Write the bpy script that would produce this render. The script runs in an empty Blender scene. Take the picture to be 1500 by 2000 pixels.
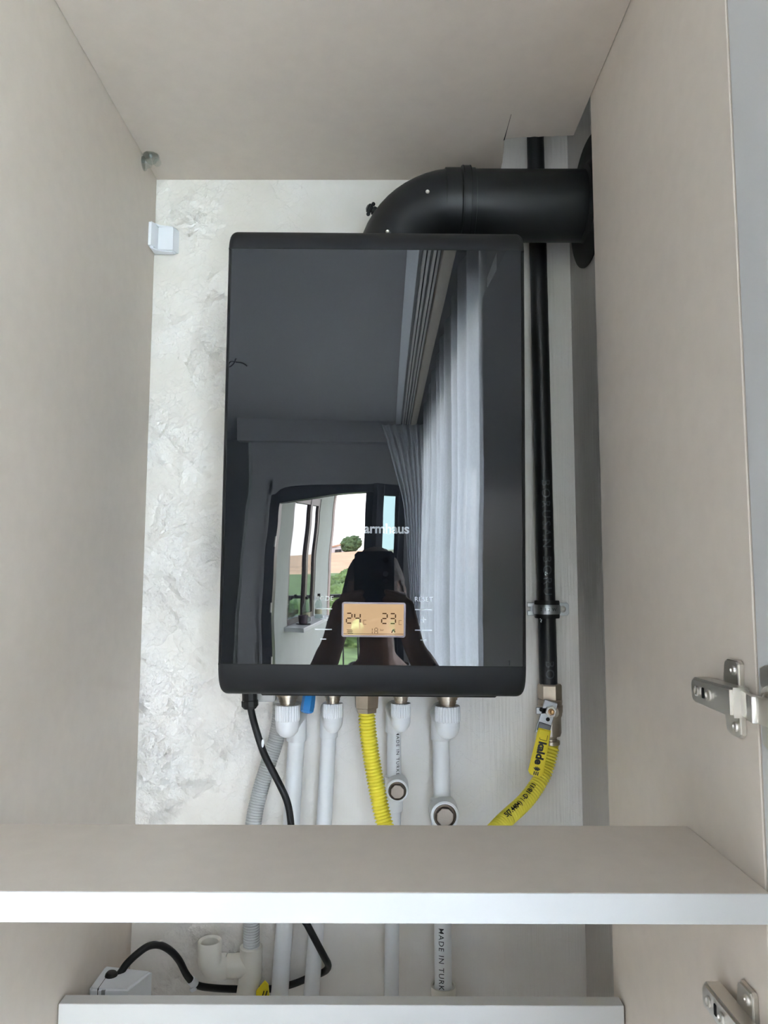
import bpy, bmesh, math, random
from mathutils import Vector, Matrix, noise
random.seed(7)
S = bpy.context.scene
COL = S.collection
Z0 = 1.65                                   # lens height above the floor; all z below are relative to the lens

# ------------------------------------------------------------------ camera
F_PX, PITCH, YAW, ROLL = 1415.0, .0945, -.0021, .0023
_f = Vector((math.sin(YAW)*math.cos(PITCH), math.cos(YAW)*math.cos(PITCH), math.sin(PITCH)))
_r0 = Vector((math.cos(YAW), -math.sin(YAW), 0)); _u0 = _r0.cross(_f)
CR = _r0*math.cos(ROLL) + _u0*math.sin(ROLL); CU = _u0*math.cos(ROLL) - _r0*math.sin(ROLL); CF = _f
cam = bpy.data.cameras.new('camera'); camo = bpy.data.objects.new('camera', cam); COL.objects.link(camo)
cam.sensor_fit = 'HORIZONTAL'; cam.sensor_width = 36.0; cam.lens = F_PX/1500*36.0
cam.clip_start = .02; cam.clip_end = 2000
m3 = Matrix((CR, CU, -CF)).transposed(); camo.matrix_world = Matrix.Translation((0, 0, Z0)) @ m3.to_4x4()
S.camera = camo

# ------------------------------------------------------------------ world, sun, window portals, exposure
w = bpy.data.worlds.new('sky'); S.world = w; w.use_nodes = True
nt = w.node_tree; nt.nodes.clear()
tc = nt.nodes.new('ShaderNodeTexCoord'); sp = nt.nodes.new('ShaderNodeSeparateXYZ'); rp = nt.nodes.new('ShaderNodeValToRGB')
bg = nt.nodes.new('ShaderNodeBackground'); wo = nt.nodes.new('ShaderNodeOutputWorld')
nt.links.new(tc.outputs['Generated'], sp.inputs[0]); nt.links.new(sp.outputs['Z'], rp.inputs[0])
rp.color_ramp.elements[0].position = 0.0; rp.color_ramp.elements[0].color = (1, .97, .975, 1)
rp.color_ramp.elements[1].position = .8; rp.color_ramp.elements[1].color = (.62, .78, 1.0, 1)
e = rp.color_ramp.elements.new(.25); e.color = (.92, .92, 1, 1)
nt.links.new(rp.outputs[0], bg.inputs[0]); bg.inputs[1].default_value = 22.0; nt.links.new(bg.outputs[0], wo.inputs[0])
sun = bpy.data.lights.new('sun', 'SUN'); sun.energy = 40; sun.angle = .02; sun.color = (1, .93, .82)
suno = bpy.data.objects.new('sun', sun); COL.objects.link(suno)
suno.rotation_euler = Vector((-.35, .75, .95)).to_track_quat('Z', 'Y').to_euler()
def portal(name, loc, sx, sy, direction):
    l = bpy.data.lights.new(name, 'AREA'); l.shape = 'RECTANGLE'; l.size = sx; l.size_y = sy
    l.cycles.is_portal = True
    o = bpy.data.objects.new(name, l); COL.objects.link(o)
    o.location = (loc[0], loc[1], loc[2]+Z0); o.rotation_euler = Vector(direction).to_track_quat('-Z', 'Z').to_euler()
portal('door_portal', (-.37, -4.02, -.55), 1.1, 2.2, (0, 1, 0))
portal('window_portal', (.42, -1.95, -.36), 3.5, 2.46, (-1, 0, 0))
S.view_settings.view_transform = 'Standard'; S.view_settings.look = 'None'
S.view_settings.exposure = 1.12; S.view_settings.gamma = 1; S.view_settings.use_curve_mapping = False
S.cycles.use_denoising = True; S.cycles.max_bounces = 14; S.cycles.diffuse_bounces = 8; S.cycles.transparent_max_bounces = 16
S.cycles.sample_clamp_indirect = 20

# ------------------------------------------------------------------ helpers
def at(u, v, Y):
    """the point at depth Y seen along the ray through photo pixel (u, v), lens-relative"""
    d = CF + CR*((u-750)/F_PX) - CU*((v-1000)/F_PX)
    return d*(Y/d.y)
def px2m(n, Y): return n/F_PX*Y
def smooth(me, ang=35):
    me.polygons.foreach_set('use_smooth', [True]*len(me.polygons)); me.set_sharp_from_angle(angle=math.radians(ang))
def root_loc(o):
    while o.parent: o = o.parent
    return Vector(o.location)
def obj(name, bm, mat, parent=None, label=None, cat=None, group=None, kind=None, ang=35, origin=None, recalc=True):
    if recalc: bmesh.ops.recalc_face_normals(bm, faces=bm.faces[:])
    me = bpy.data.meshes.new(name)
    off = root_loc(parent) - Vector((0, 0, Z0)) if parent else Vector(origin or (0, 0, -Z0))
    bm.transform(Matrix.Translation(-off)); bm.to_mesh(me); bm.free(); smooth(me, ang)
    for m in (mat if isinstance(mat, (list, tuple)) else [mat]): me.materials.append(m)
    o = bpy.data.objects.new(name, me); COL.objects.link(o)
    if parent: o.parent = parent
    elif origin: o.location = (origin[0], origin[1], origin[2]+Z0)
    if label: o['label'] = label
    if cat: o['category'] = cat
    if group: o['group'] = group
    if kind: o['kind'] = kind
    return o
def thing(name, label, cat, loc, group=None):
    o = bpy.data.objects.new(name, None); o.empty_display_size = .05; COL.objects.link(o)
    o.location = (loc[0], loc[1], loc[2]+Z0); o['label'] = label; o['category'] = cat
    if group: o['group'] = group
    return o
def struct(name, bm, mat, parent=None): return obj(name, bm, mat, parent, kind=None if parent else 'structure')
def NB(): return bmesh.new()
def box(bm, a, b, bev=0, seg=2, mat=0):
    x0, x1 = sorted((a[0], b[0])); y0, y1 = sorted((a[1], b[1])); z0, z1 = sorted((a[2], b[2]))
    v = [bm.verts.new(p) for p in ((x0,y0,z0),(x1,y0,z0),(x1,y1,z0),(x0,y1,z0),(x0,y0,z1),(x1,y0,z1),(x1,y1,z1),(x0,y1,z1))]
    fs = [bm.faces.new([v[i] for i in q]) for q in ((3,2,1,0),(4,5,6,7),(0,1,5,4),(1,2,6,5),(2,3,7,6),(3,0,4,7))]
    for f in fs: f.material_index = mat
    if bev: bmesh.ops.bevel(bm, geom=list({e for f in fs for e in f.edges}), offset=bev, segments=seg, affect='EDGES', profile=.5)
    return bm
def obox(bm, c, ax, ay, az, hx, hy, hz, bev=0, seg=2):
    """box with its own axes"""
    t = NB(); box(t, (-hx,-hy,-hz), (hx,hy,hz), bev, seg)
    ax, ay, az = Vector(ax).normalized(), Vector(ay).normalized(), Vector(az).normalized()
    M = Matrix((ax, ay, az)).transposed().to_4x4(); M.translation = Vector(c); t.transform(M); merge(bm, t); return bm
def merge(bm, t):
    me = bpy.data.meshes.new('t'); t.to_mesh(me); t.free(); bm.from_mesh(me); bpy.data.meshes.remove(me)
def frames(P):
    n = len(P); T = []
    for i in range(n):
        T.append((P[min(i+1, n-1)] - P[max(i-1, 0)]).normalized())
    ref = Vector((0, -1, 0))
    N = []
    u = ref - T[0]*ref.dot(T[0])
    if u.length < 1e-3: u = Vector((0, 0, 1)) - T[0]*T[0].z
    u.normalize()
    for t in T:
        u = (u - t*u.dot(t)); u.normalize(); N.append(u.copy())
    return T, N
def sweep(bm, P, R, seg=20, cap=True, rib=None):
    P = [Vector(p) for p in P]; T, N = frames(P)
    if not hasattr(R, '__len__'): R = [R]*len(P)
    rings = []
    for i, p in enumerate(P):
        b = T[i].cross(N[i]); ring = []
        for k in range(seg):
            a = 2*math.pi*k/seg; r = R[i]*(rib(i, k) if rib else 1)
            ring.append(bm.verts.new(p + N[i]*(math.cos(a)*r) + b*(math.sin(a)*r)))
        rings.append(ring)
    for i in range(len(P)-1):
        for k in range(seg):
            bm.faces.new((rings[i][k], rings[i][(k+1) % seg], rings[i+1][(k+1) % seg], rings[i+1][k]))
    if cap:
        bm.faces.new(rings[0][::-1]); bm.faces.new(rings[-1])
    return bm
def spline(P, n):
    P = [Vector(p) for p in P]; P = [P[0]*2-P[1]] + P + [P[-1]*2-P[-2]]
    raw = []
    for i in range(1, len(P)-2):
        for j in range(24):
            t = j/24; a, b, c, d = P[i-1:i+3]
            raw.append(.5*((2*b)+(c-a)*t+(2*a-5*b+4*c-d)*t*t+(3*b-a-3*c+d)*t**3))
    raw.append(P[-2]); L = [0]
    for i in range(1, len(raw)): L.append(L[-1]+(raw[i]-raw[i-1]).length)
    if n < 1: n = max(2, int(L[-1]/n)+1)
    out = []; j = 0
    for i in range(n):
        s = L[-1]*i/(n-1)
        while j < len(L)-2 and L[j+1] < s: j += 1
        t = (s-L[j])/max(1e-9, L[j+1]-L[j]); out.append(raw[j].lerp(raw[j+1], min(1, t)))
    return out
def lathe(bm, c, axis, prof, seg=24, ref=None, rib=None):
    """prof = [(distance along axis, radius)]"""
    a = Vector(axis).normalized(); u = Vector(ref or (0, -1, 0)); u = u - a*u.dot(a)
    if u.length < 1e-4: u = Vector((1, 0, 0)) - a*a.x
    u.normalize(); v = a.cross(u); rings = []; c = Vector(c)
    for i, (h, r) in enumerate(prof):
        if r < 1e-6: rings.append([bm.verts.new(c+a*h)]); continue
        rings.append([bm.verts.new(c + a*h + (u*math.cos(2*math.pi*k/seg) + v*math.sin(2*math.pi*k/seg))*r*(rib(i, k) if rib else 1)) for k in range(seg)])
    for i in range(len(rings)-1):
        A, B = rings[i], rings[i+1]
        for k in range(seg):
            k2 = (k+1) % seg
            if len(A) == 1 and len(B) == 1: continue
            if len(A) == 1: bm.faces.new((A[0], B[k2], B[k]))
            elif len(B) == 1: bm.faces.new((A[k], A[k2], B[0]))
            else: bm.faces.new((A[k], A[k2], B[k2], B[k]))
    for rg, fl in ((rings[0], True), (rings[-1], False)):
        if len(rg) > 1: bm.faces.new(rg[::-1] if fl else rg)
    return bm
def extrude_poly(bm, pts, vec, bev=0, seg=2):
    """pts a planar polygon of 3-D points, extruded along vec"""
    vec = Vector(vec); A = [bm.verts.new(p) for p in pts]; B = [bm.verts.new(Vector(p)+vec) for p in pts]
    fs = [bm.faces.new(A), bm.faces.new(B[::-1])]; n = len(pts)
    for i in range(n): fs.append(bm.faces.new((A[i], B[i], B[(i+1) % n], A[(i+1) % n])))
    if bev: bmesh.ops.bevel(bm, geom=list({e for f in fs[:2] for e in f.edges}), offset=bev, segments=seg, affect='EDGES')
    return bm
def sphere(bm, c, r, sc=(1, 1, 1), u=16, v=10):
    bmesh.ops.create_uvsphere(bm, u_segments=u, v_segments=v, radius=r, matrix=Matrix.Translation(c) @ Matrix.Diagonal((*sc, 1)))
    return bm
def text_bm(body, size, bold=0.0, extrude=0.00015, spacing=1.0, subdiv=0):
    cu = bpy.data.curves.new('t', 'FONT'); cu.body = body; cu.size = size; cu.offset = bold; cu.extrude = extrude
    cu.align_x = 'CENTER'; cu.align_y = 'CENTER'; cu.space_character = spacing; cu.resolution_u = 4
    o = bpy.data.objects.new('t', cu); COL.objects.link(o); dg = bpy.context.evaluated_depsgraph_get()
    me = bpy.data.meshes.new_from_object(o.evaluated_get(dg)); bpy.data.objects.remove(o); bpy.data.curves.remove(cu)
    bm = NB(); bm.from_mesh(me); bpy.data.meshes.remove(me)
    bmesh.ops.remove_doubles(bm, verts=bm.verts[:], dist=1e-7)
    if subdiv: bmesh.ops.triangulate(bm, faces=bm.faces[:]); bmesh.ops.subdivide_edges(bm, edges=[e for e in bm.edges if e.calc_length() > subdiv], cuts=2)
    return bm
def place(bm, o, xa, ya, za):
    M = Matrix((Vector(xa).normalized(), Vector(ya).normalized(), Vector(za).normalized())).transposed().to_4x4(); M.translation = Vector(o)
    bm.transform(M); return bm
def text_on_pipe(body, size, c, r, theta, bold=0, flip=1, spacing=1.0):
    """text running down a vertical pipe whose axis passes c; theta = angle from the side that faces the room, towards +X"""
    bm = text_bm(body, size, bold, 0.0001, spacing, subdiv=.002)
    for v in bm.verts:
        s, t = v.co.x, v.co.y; a = theta + flip*t/r; rr = r + .0002 + v.co.z
        v.co = Vector((c[0]+math.sin(a)*rr, c[1]-math.cos(a)*rr, c[2]-flip*s))
    return bm

# ------------------------------------------------------------------ materials (all procedural)
def M(name, col, rough=.5, metal=0, spec=.5, bump=None, var=0, trans=0, ior=1.5, coat=0, emit=None, estr=0, scale=200):
    m = bpy.data.materials.new(name); m.use_nodes = True; t = m.node_tree; p = t.nodes['Principled BSDF']
    p.inputs['Base Color'].default_value = (*col, 1); p.inputs['Roughness'].default_value = rough; p.inputs['Metallic'].default_value = metal
    p.inputs['Specular IOR Level'].default_value = spec; p.inputs['IOR'].default_value = ior; p.inputs['Transmission Weight'].default_value = trans
    p.inputs['Coat Weight'].default_value = coat
    if emit: p.inputs['Emission Color'].default_value = (*emit, 1); p.inputs['Emission Strength'].default_value = estr
    c = t.nodes.new('ShaderNodeTexCoord')
    if var:
        n = t.nodes.new('ShaderNodeTexNoise'); n.inputs['Scale'].default_value = scale*.05; n.inputs['Detail'].default_value = 6
        r = t.nodes.new('ShaderNodeValToRGB'); r.color_ramp.elements[0].color = (*[x*(1-var) for x in col], 1); r.color_ramp.elements[1].color = (*[min(1, x*(1+var)) for x in col], 1)
        r.color_ramp.elements[0].position = .3; r.color_ramp.elements[1].position = .7
        t.links.new(c.outputs['Object'], n.inputs[0]); t.links.new(n.outputs[0], r.inputs[0]); t.links.new(r.outputs[0], p.inputs['Base Color'])
    if bump:
        n = t.nodes.new('ShaderNodeTexNoise'); n.inputs['Scale'].default_value = scale; n.inputs['Detail'].default_value = 4
        b = t.nodes.new('ShaderNodeBump'); b.inputs['Strength'].default_value = bump; b.inputs['Distance'].default_value = .001
        t.links.new(c.outputs['Object'], n.inputs[0]); t.links.new(n.outputs[0], b.inputs['Height']); t.links.new(b.outputs[0], p.inputs['Normal'])
    return m
laminate = M('beige_laminate', (.58, .512, .44), .42, spec=.35, bump=.06, var=.025, scale=900)
edge_white = M('white_edge_band', (.52, .515, .50), .38, bump=.03, scale=700)
door_mat = M('door_laminate', (.55, .545, .535), .35, bump=.04, scale=800)
black_shell = M('black_shell', (.0095, .010, .012), .45, spec=.30, bump=.12, scale=2500)
black_flue = M('black_flue_plastic', (.009, .010, .012), .40, spec=.36, bump=.05, var=.1, scale=900)
black_rubber = M('black_rubber', (.010, .010, .011), .5, spec=.3)
seam_mat = M('dark_gap', (.004, .004, .004), .8)
glass_black = M('black_glass', (.006, .0066, .008), 0.0, spec=.5, ior=1.5)
print_white = M('white_print', (.30, .31, .32), 0.0, spec=.5)
bezel_mat = M('display_rim', (.36, .33, .36), .05)
lcd_mat = M('lcd_backlight', (.12, .09, .05), 0.0, emit=(1.0, .66, .38), estr=.235)
lcd_ink = M('lcd_ink', (.05, .022, .008), 0.0)
lcd_ink2 = M('lcd_faint_ink', (.09, .05, .025), 0.0)
steel = M('bright_steel', (.72, .69, .64), .34, metal=1, bump=.05, scale=300)
zinc = M('zinc_plate', (.50, .52, .54), .38, metal=1, bump=.1, var=.15, scale=500)
nickel = M('nickel_brass', (.50, .44, .36), .30, metal=1, bump=.12, var=.2, scale=500)
plug_mat = M('dull_nickel', (.17, .14, .115), .35, metal=1, bump=.1, var=.1, scale=500)
copper = M('brass_stem', (.55, .33, .16), .35, metal=1, bump=.05)
ppr = M('white_ppr', (.72, .735, .75), .35, bump=.05, var=.03, scale=300)
pvc = M('cream_pvc', (.66, .635, .57), .32, bump=.05, var=.05, scale=200)
greyhose = M('grey_hose', (.42, .43, .43), .45)
yellow = M('yellow_hose', (.80, .70, .06), .42, var=.05, scale=300)
yellow_grip = M('yellow_grip', (.72, .58, .015), .35)
ink = M('black_ink', (.012, .012, .014), .5)
grey_ink = M('grey_ink', (.06, .065, .075), .5)
pipe_black = M('black_paint', (.006, .007, .010), .36, bump=.5, var=.2, scale=180)
blue_cap = M('blue_plastic', (.02, .20, .52), .35)
white_plastic = M('white_plastic', (.70, .72, .75), .3)
clear = None
room_white = M('room_paint', (.34, .335, .33), .7, bump=.15, var=.02, scale=300)
ceil_mat = M('ceiling_paint', (.31, .305, .30), .8, bump=.1, scale=250)
floor_mat = M('floor_tile', (.50, .46, .42), .3, var=.06, scale=60)
dark_frame = M('anthracite_frame', (.03, .031, .036), .4, bump=.05)
brown_frame = M('brown_frame', (.10, .08, .075), .4)
rail_alu = M('curtain_rail', (.80, .77, .72), .45)
valance_mat = M('beige_valance', (.72, .64, .52), .6, bump=.2, scale=200)
render_green = M('pale_render', (.52, .56, .52), .85, bump=.6, var=.05, scale=150)
render_pink = M('pink_render', (.62, .50, .46), .85, bump=.4, scale=150)
sill_white = M('white_sill', (.80, .82, .85), .4)
grass_mat = M('green_scrub', (.10, .16, .055), .9, var=.5, bump=1, scale=30)
straw_mat = M('dry_field', (.44, .29, .18), .95, var=.25, scale=4)
leaf_mat = M('leaves', (.05, .09, .035), .8, var=.5, bump=1, scale=60)
bark = M('bark', (.10, .07, .05), .9)
house_wall = M('house_render', (.48, .46, .50), .85, var=.05)
roof_mat = M('roof_tile', (.42, .25, .18), .8, var=.1)
skin_mat = M('skin', (.42, .24, .17), .5, var=.08, bump=.1, scale=300)
hair_mat = M('brown_hair', (.12, .075, .045), .6, bump=.8, scale=900)
tee_mat = M('grey_white_cotton', (.55, .56, .62), .9, bump=.5, scale=1200)
jean_mat = M('dark_denim', (.04, .05, .08), .9, bump=.5, scale=1200)
tattoo = M('tattoo_ink', (.045, .04, .045), .5)
phone_mat = M('phone_back', (.02, .024, .03), .06)
phone_edge = M('phone_rim', (.5, .5, .52), .25, metal=1)

def wall_paint(name, base, osb=True):
    """white pearly paint: pressed flakes to the left, brush strokes to the right"""
    m = bpy.data.materials.new(name); m.use_nodes = True; t = m.node_tree; L = t.links.new; p = t.nodes['Principled BSDF']
    N = lambda k, **kw: _n(t, k, **kw)
    c = N('ShaderNodeTexCoord'); p.inputs['Roughness'].default_value = .36; p.inputs['Specular IOR Level'].default_value = .6
    p.inputs['Base Color'].default_value = (*base, 1)
    def mp(scale, rot=(0, 0, 0)):
        n = N('ShaderNodeMapping'); n.inputs['Scale'].default_value = scale; n.inputs['Rotation'].default_value = rot; L(c.outputs['Object'], n.inputs[0]); return n
    # brush strokes
    br = N('ShaderNodeTexNoise'); br.inputs['Scale'].default_value = 1; br.inputs['Detail'].default_value = 5
    L(mp((260, 260, 9)).outputs[0], br.inputs[0])
    hsum = None
    if osb:
        warp = N('ShaderNodeTexNoise'); warp.inputs['Scale'].default_value = 38; warp.inputs['Detail'].default_value = 3; L(c.outputs['Object'], warp.inputs[0])
        def flake(scale, rot, k, edge):
            add = N('ShaderNodeVectorMath'); add.operation = 'MULTIPLY_ADD'; add.inputs[1].default_value = (.022, .022, .022)
            L(warp.outputs['Color'], add.inputs[0]); L(c.outputs['Object'], add.inputs[2])
            n = N('ShaderNodeMapping'); n.vector_type = 'TEXTURE'; n.inputs['Scale'].default_value = scale; n.inputs['Rotation'].default_value = rot; L(add.outputs[0], n.inputs[0])
            v2 = N('ShaderNodeTexVoronoi'); v2.inputs['Scale'].default_value = 1; L(n.outputs[0], v2.inputs[0])
            df = N('ShaderNodeVectorMath'); df.operation = 'SUBTRACT'; L(n.outputs[0], df.inputs[0]); L(v2.outputs['Position'], df.inputs[1])
            rc = N('ShaderNodeVectorMath'); rc.operation = 'SUBTRACT'; rc.inputs[1].default_value = (.5, .5, .5); L(v2.outputs['Color'], rc.inputs[0])
            dt = N('ShaderNodeVectorMath'); dt.operation = 'DOT_PRODUCT'; L(df.outputs[0], dt.inputs[0]); L(rc.outputs[0], dt.inputs[1])   # every flake tilts its own way
            sc_ = N('ShaderNodeSeparateColor'); L(v2.outputs['Color'], sc_.inputs[0])
            hh = N('ShaderNodeMath'); hh.operation = 'MULTIPLY_ADD'; hh.inputs[1].default_value = .35; L(sc_.outputs[2], hh.inputs[0]); L(dt.outputs['Value'], hh.inputs[2])
            q = N('ShaderNodeMath'); q.operation = 'MULTIPLY'; q.inputs[1].default_value = k; L(hh.outputs[0], q.inputs[0])
            return q
        a = flake((.060, .055, .017), (0, .75, 0), .9, .0); b = flake((.015, .05, .055), (0, .35, 0), .7, .0); d = flake((.036, .05, .010), (0, -.5, 0), .6, .0)
        s1 = N('ShaderNodeMath'); L(a.outputs[0], s1.inputs[0]); L(b.outputs[0], s1.inputs[1])
        s2a = N('ShaderNodeMath'); L(s1.outputs[0], s2a.inputs[0]); L(d.outputs[0], s2a.inputs[1])
        fine = N('ShaderNodeTexNoise'); fine.inputs['Scale'].default_value = 130; fine.inputs['Detail'].default_value = 3; L(c.outputs['Object'], fine.inputs[0])
        fm = N('ShaderNodeMath'); fm.operation = 'MULTIPLY'; fm.inputs[1].default_value = .3; L(fine.outputs[0], fm.inputs[0])
        s2 = N('ShaderNodeMath'); L(s2a.outputs[0], s2.inputs[0]); L(fm.outputs[0], s2.inputs[1])
        # flakes are patchy and only show on the left board
        big = N('ShaderNodeTexNoise'); big.inputs['Scale'].default_value = 9; big.inputs['Detail'].default_value = 3; L(c.outputs['Object'], big.inputs[0])
        bm_ = N('ShaderNodeMapRange'); bm_.inputs['From Min'].default_value = .40; bm_.inputs['From Max'].default_value = .66; bm_.inputs['To Min'].default_value = .10; L(big.outputs[0], bm_.inputs[0])
        sx = N('ShaderNodeSeparateXYZ'); L(c.outputs['Object'], sx.inputs[0])
        mx = N('ShaderNodeMapRange'); mx.inputs['From Min'].default_value = -.21; mx.inputs['From Max'].default_value = -.13; mx.inputs['To Min'].default_value = 1; mx.inputs['To Max'].default_value = .04; L(sx.outputs['X'], mx.inputs[0])
        w1 = N('ShaderNodeMath'); w1.operation = 'MULTIPLY'; L(bm_.outputs[0], w1.inputs[0]); L(mx.outputs[0], w1.inputs[1])
        w2 = N('ShaderNodeMath'); w2.operation = 'MULTIPLY'; L(w1.outputs[0], w2.inputs[0]); L(s2.outputs[0], w2.inputs[1])
        rx = N('ShaderNodeMapRange'); rx.inputs['From Min'].default_value = .12; rx.inputs['From Max'].default_value = .17; rx.inputs['To Min'].default_value = .01; rx.inputs['To Max'].default_value = .07; L(sx.outputs['X'], rx.inputs[0])
        w3 = N('ShaderNodeMath'); w3.operation = 'MULTIPLY'; L(rx.outputs[0], w3.inputs[0]); L(br.outputs[0], w3.inputs[1])
        hs = N('ShaderNodeMath'); L(w2.outputs[0], hs.inputs[0]); L(w3.outputs[0], hs.inputs[1]); hsum = hs
        # faint warm blotches in the paint
        cr = N('ShaderNodeValToRGB'); cr.color_ramp.elements[0].position = .35; cr.color_ramp.elements[1].position = .7
        cr.color_ramp.elements[0].color = (base[0]*.90, base[1]*.885, base[2]*.85, 1); cr.color_ramp.elements[1].color = (*base, 1)
        L(big.outputs[0], cr.inputs[0]); L(cr.outputs[0], p.inputs['Base Color'])
    b = N('ShaderNodeBump'); b.inputs['Strength'].default_value = 1.0; b.inputs['Distance'].default_value = .0170 if osb else .0016
    L((hsum or br).outputs[0], b.inputs['Height']); L(b.outputs[0], p.inputs['Normal'])
    return m
def _n(t, k, **kw):
    n = t.nodes.new(k)
    if k == 'ShaderNodeMath': n.operation = 'ADD'
    return n
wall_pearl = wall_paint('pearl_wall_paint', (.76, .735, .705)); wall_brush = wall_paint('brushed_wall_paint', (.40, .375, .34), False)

def sheer():
    m = bpy.data.materials.new('sheer_voile'); m.use_nodes = True; t = m.node_tree; t.nodes.clear(); L = t.links.new
    o = t.nodes.new('ShaderNodeOutputMaterial'); a = t.nodes.new('ShaderNodeBsdfTranslucent'); d = t.nodes.new('ShaderNodeBsdfDiffuse'); x = t.nodes.new('ShaderNodeBsdfTransparent')
    a.inputs[0].default_value = (.93, .95, .98, 1); d.inputs[0].default_value = (.85, .86, .89, 1); x.inputs[0].default_value = (.97, .98, 1, 1)
    m1 = t.nodes.new('ShaderNodeMixShader'); m1.inputs[0].default_value = .18; L(a.outputs[0], m1.inputs[1]); L(d.outputs[0], m1.inputs[2])
    wv = t.nodes.new('ShaderNodeTexNoise'); wv.inputs['Scale'].default_value = 90; c = t.nodes.new('ShaderNodeTexCoord'); L(c.outputs['Object'], wv.inputs[0])
    r = t.nodes.new('ShaderNodeMapRange'); r.inputs['To Min'].default_value = .52; r.inputs['To Max'].default_value = .78; L(wv.outputs[0], r.inputs[0])
    m2 = t.nodes.new('ShaderNodeMixShader'); L(r.outputs[0], m2.inputs[0]); L(x.outputs[0], m2.inputs[1]); L(m1.outputs[0], m2.inputs[2]); L(m2.outputs[0], o.inputs[0]); return m
def pane_mat(tint, name):
    m = bpy.data.materials.new(name); m.use_nodes = True; t = m.node_tree; t.nodes.clear(); L = t.links.new
    o = t.nodes.new('ShaderNodeOutputMaterial'); g = t.nodes.new('ShaderNodeBsdfGlossy'); x = t.nodes.new('ShaderNodeBsdfTransparent'); f = t.nodes.new('ShaderNodeFresnel'); mx = t.nodes.new('ShaderNodeMixShader')
    g.inputs['Roughness'].default_value = .0; x.inputs[0].default_value = (*tint, 1); gm = t.nodes.new('ShaderNodeNewGeometry'); iv = t.nodes.new('ShaderNodeMapRange'); iv.inputs['To Min'].default_value = 1.5; iv.inputs['To Max'].default_value = 1/1.5
    L(gm.outputs['Backfacing'], iv.inputs[0]); L(iv.outputs[0], f.inputs[0])
    L(f.outputs[0], mx.inputs[0]); L(x.outputs[0], mx.inputs[1]); L(g.outputs[0], mx.inputs[2]); L(mx.outputs[0], o.inputs[0]); return m
voile = sheer(); pane = pane_mat((.93, .96, .96), 'window_glass'); pane_tint = pane_mat((.60, .74, .76), 'tinted_glass')

clear = pane_mat((.93, .96, .95), 'clear_plastic')

# ------------------------------------------------------------------ large structure
XL, XR, CT, YW, XW = -.385, .283, .669, 1.157, .305      # cabinet left, right, top, back wall, right wall
CEIL = 1.05; YD = -4.0
struct('wall_back', box(NB(), (-2.6, YW, -Z0), (XW, YW+.2, CEIL+.2)), wall_pearl)
bm = NB(); Y0, Y1, ZA, ZB = -3.7, -.2, -1.58, .86           # window opening in the right wall
box(bm, (XW, Y1, -Z0), (XW+.24, YW+.2, CEIL+.2)); box(bm, (XW, YD-.2, -Z0), (XW+.24, Y0, CEIL+.2))
box(bm, (XW, Y0, -Z0), (XW+.24, Y1, ZA)); box(bm, (XW, Y0, ZB), (XW+.24, Y1, CEIL+.2))
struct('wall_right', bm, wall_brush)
bm = NB(); DX0, DX1, DZ = -.93, .15, .56                     # double balcony door opening
box(bm, (-1.1, YD-.2, -Z0), (DX0, YD, CEIL)); box(bm, (DX1, YD-.2, -Z0), (XW, YD, CEIL)); box(bm, (DX0, YD-.2, DZ), (DX1, YD, CEIL))
box(bm, (-1.1, YD-1.0, -Z0), (-1.02, YD-.2, CEIL)); box(bm, (-2.6, YD-1.1, -Z0), (-1.02, YD-.95, CEIL))
struct('wall_rear', bm, room_white)
struct('wall_left', box(NB(), (-2.8, YD-1.1, -Z0), (-2.6, YW+.2, CEIL+.2)), room_white)
struct('floor', box(NB(), (-2.6, YD-1.0, -Z0-.1), (XW, YW, -Z0)), floor_mat)
bm = NB(); box(bm, (-2.6, YD-1.0, CEIL), (.07, YW, CEIL+.2)); box(bm, (.07, YD-.2, CEIL+.012), (XW, YW, CEIL+.2)); struct('ceiling', bm, ceil_mat)
struct('trim_beam', box(NB(), (-1.19, YD, .885), (.07, YD+.12, CEIL)), room_white)
struct('trim_cornice', box(NB(), (.07, YD, CEIL-.004), (.112, .4, CEIL+.02), .002), sill_white)
struct('shade_filler', box(NB(), (XL-.018, .575, CT+.16), (XW, .595, CEIL)), room_white)   # unseen panel added to keep the space above the cabinet dark
struct('shade_soffit', box(NB(), (XL-.018, .595, CT+.16), (XW, YW, CT+.18)), room_white)  # unseen top board, added so the void behind the filler stays dark

# ------------------------------------------------------------------ cabinet
cab = thing('boiler_cabinet', 'tall beige laminate cabinet with open door built around the black boiler', 'cabinet', (-.05, .86, -Z0))
obj('side_panel', box(NB(), (XL-.018, .563, -Z0+.1), (XL, YW, CT+.018), .0008, 1), laminate, cab)
obj('side_panel', box(NB(), (XR, .563, -Z0+.1), (XR+.018, .947, CT+.018), .0008, 1), laminate, cab)
bm = NB(); pts = [(XL+.0006, .563), (XR-.0006, .563), (XR-.0006, 1.034)]
for k in range(15):                                           # torn edge of the sawn notch
    t = k/14; pts.append((.280-.0985*t, 1.035+.0065*t+random.uniform(-.0012, .0012)+(.003 if k == 14 else 0)))
pts += [(.1795, 1.047), (.1835, 1.075), (.186, 1.105), (.1885, YW), (XL+.0006, YW)]
extrude_poly(bm, [(x, y, CT) for x, y in pts], (0, 0, .018)); obj('top_panel', bm, laminate, cab)
obj('saw_cut', sweep(NB(), [(.1798, .985, CT-.0001), (.1797, 1.02, CT-.0001), (.1795, 1.046, CT-.0001)], [.0003, .0004, .0008], 6), seam_mat, cab)
obj('splinter', sweep(NB(), [(.1795, 1.047, CT-.0006), (.1822, 1.075, CT-.0012), (.186, 1.105, CT-.0008)], [.0008, .0005, .0003], 6), laminate, cab)
bm = NB(); box(bm, (XL+.0022, .9005, -.80), (XR-.0022, .9195, -.4955), .0006, 1); obj('back_rail', bm, edge_white, cab)
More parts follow.
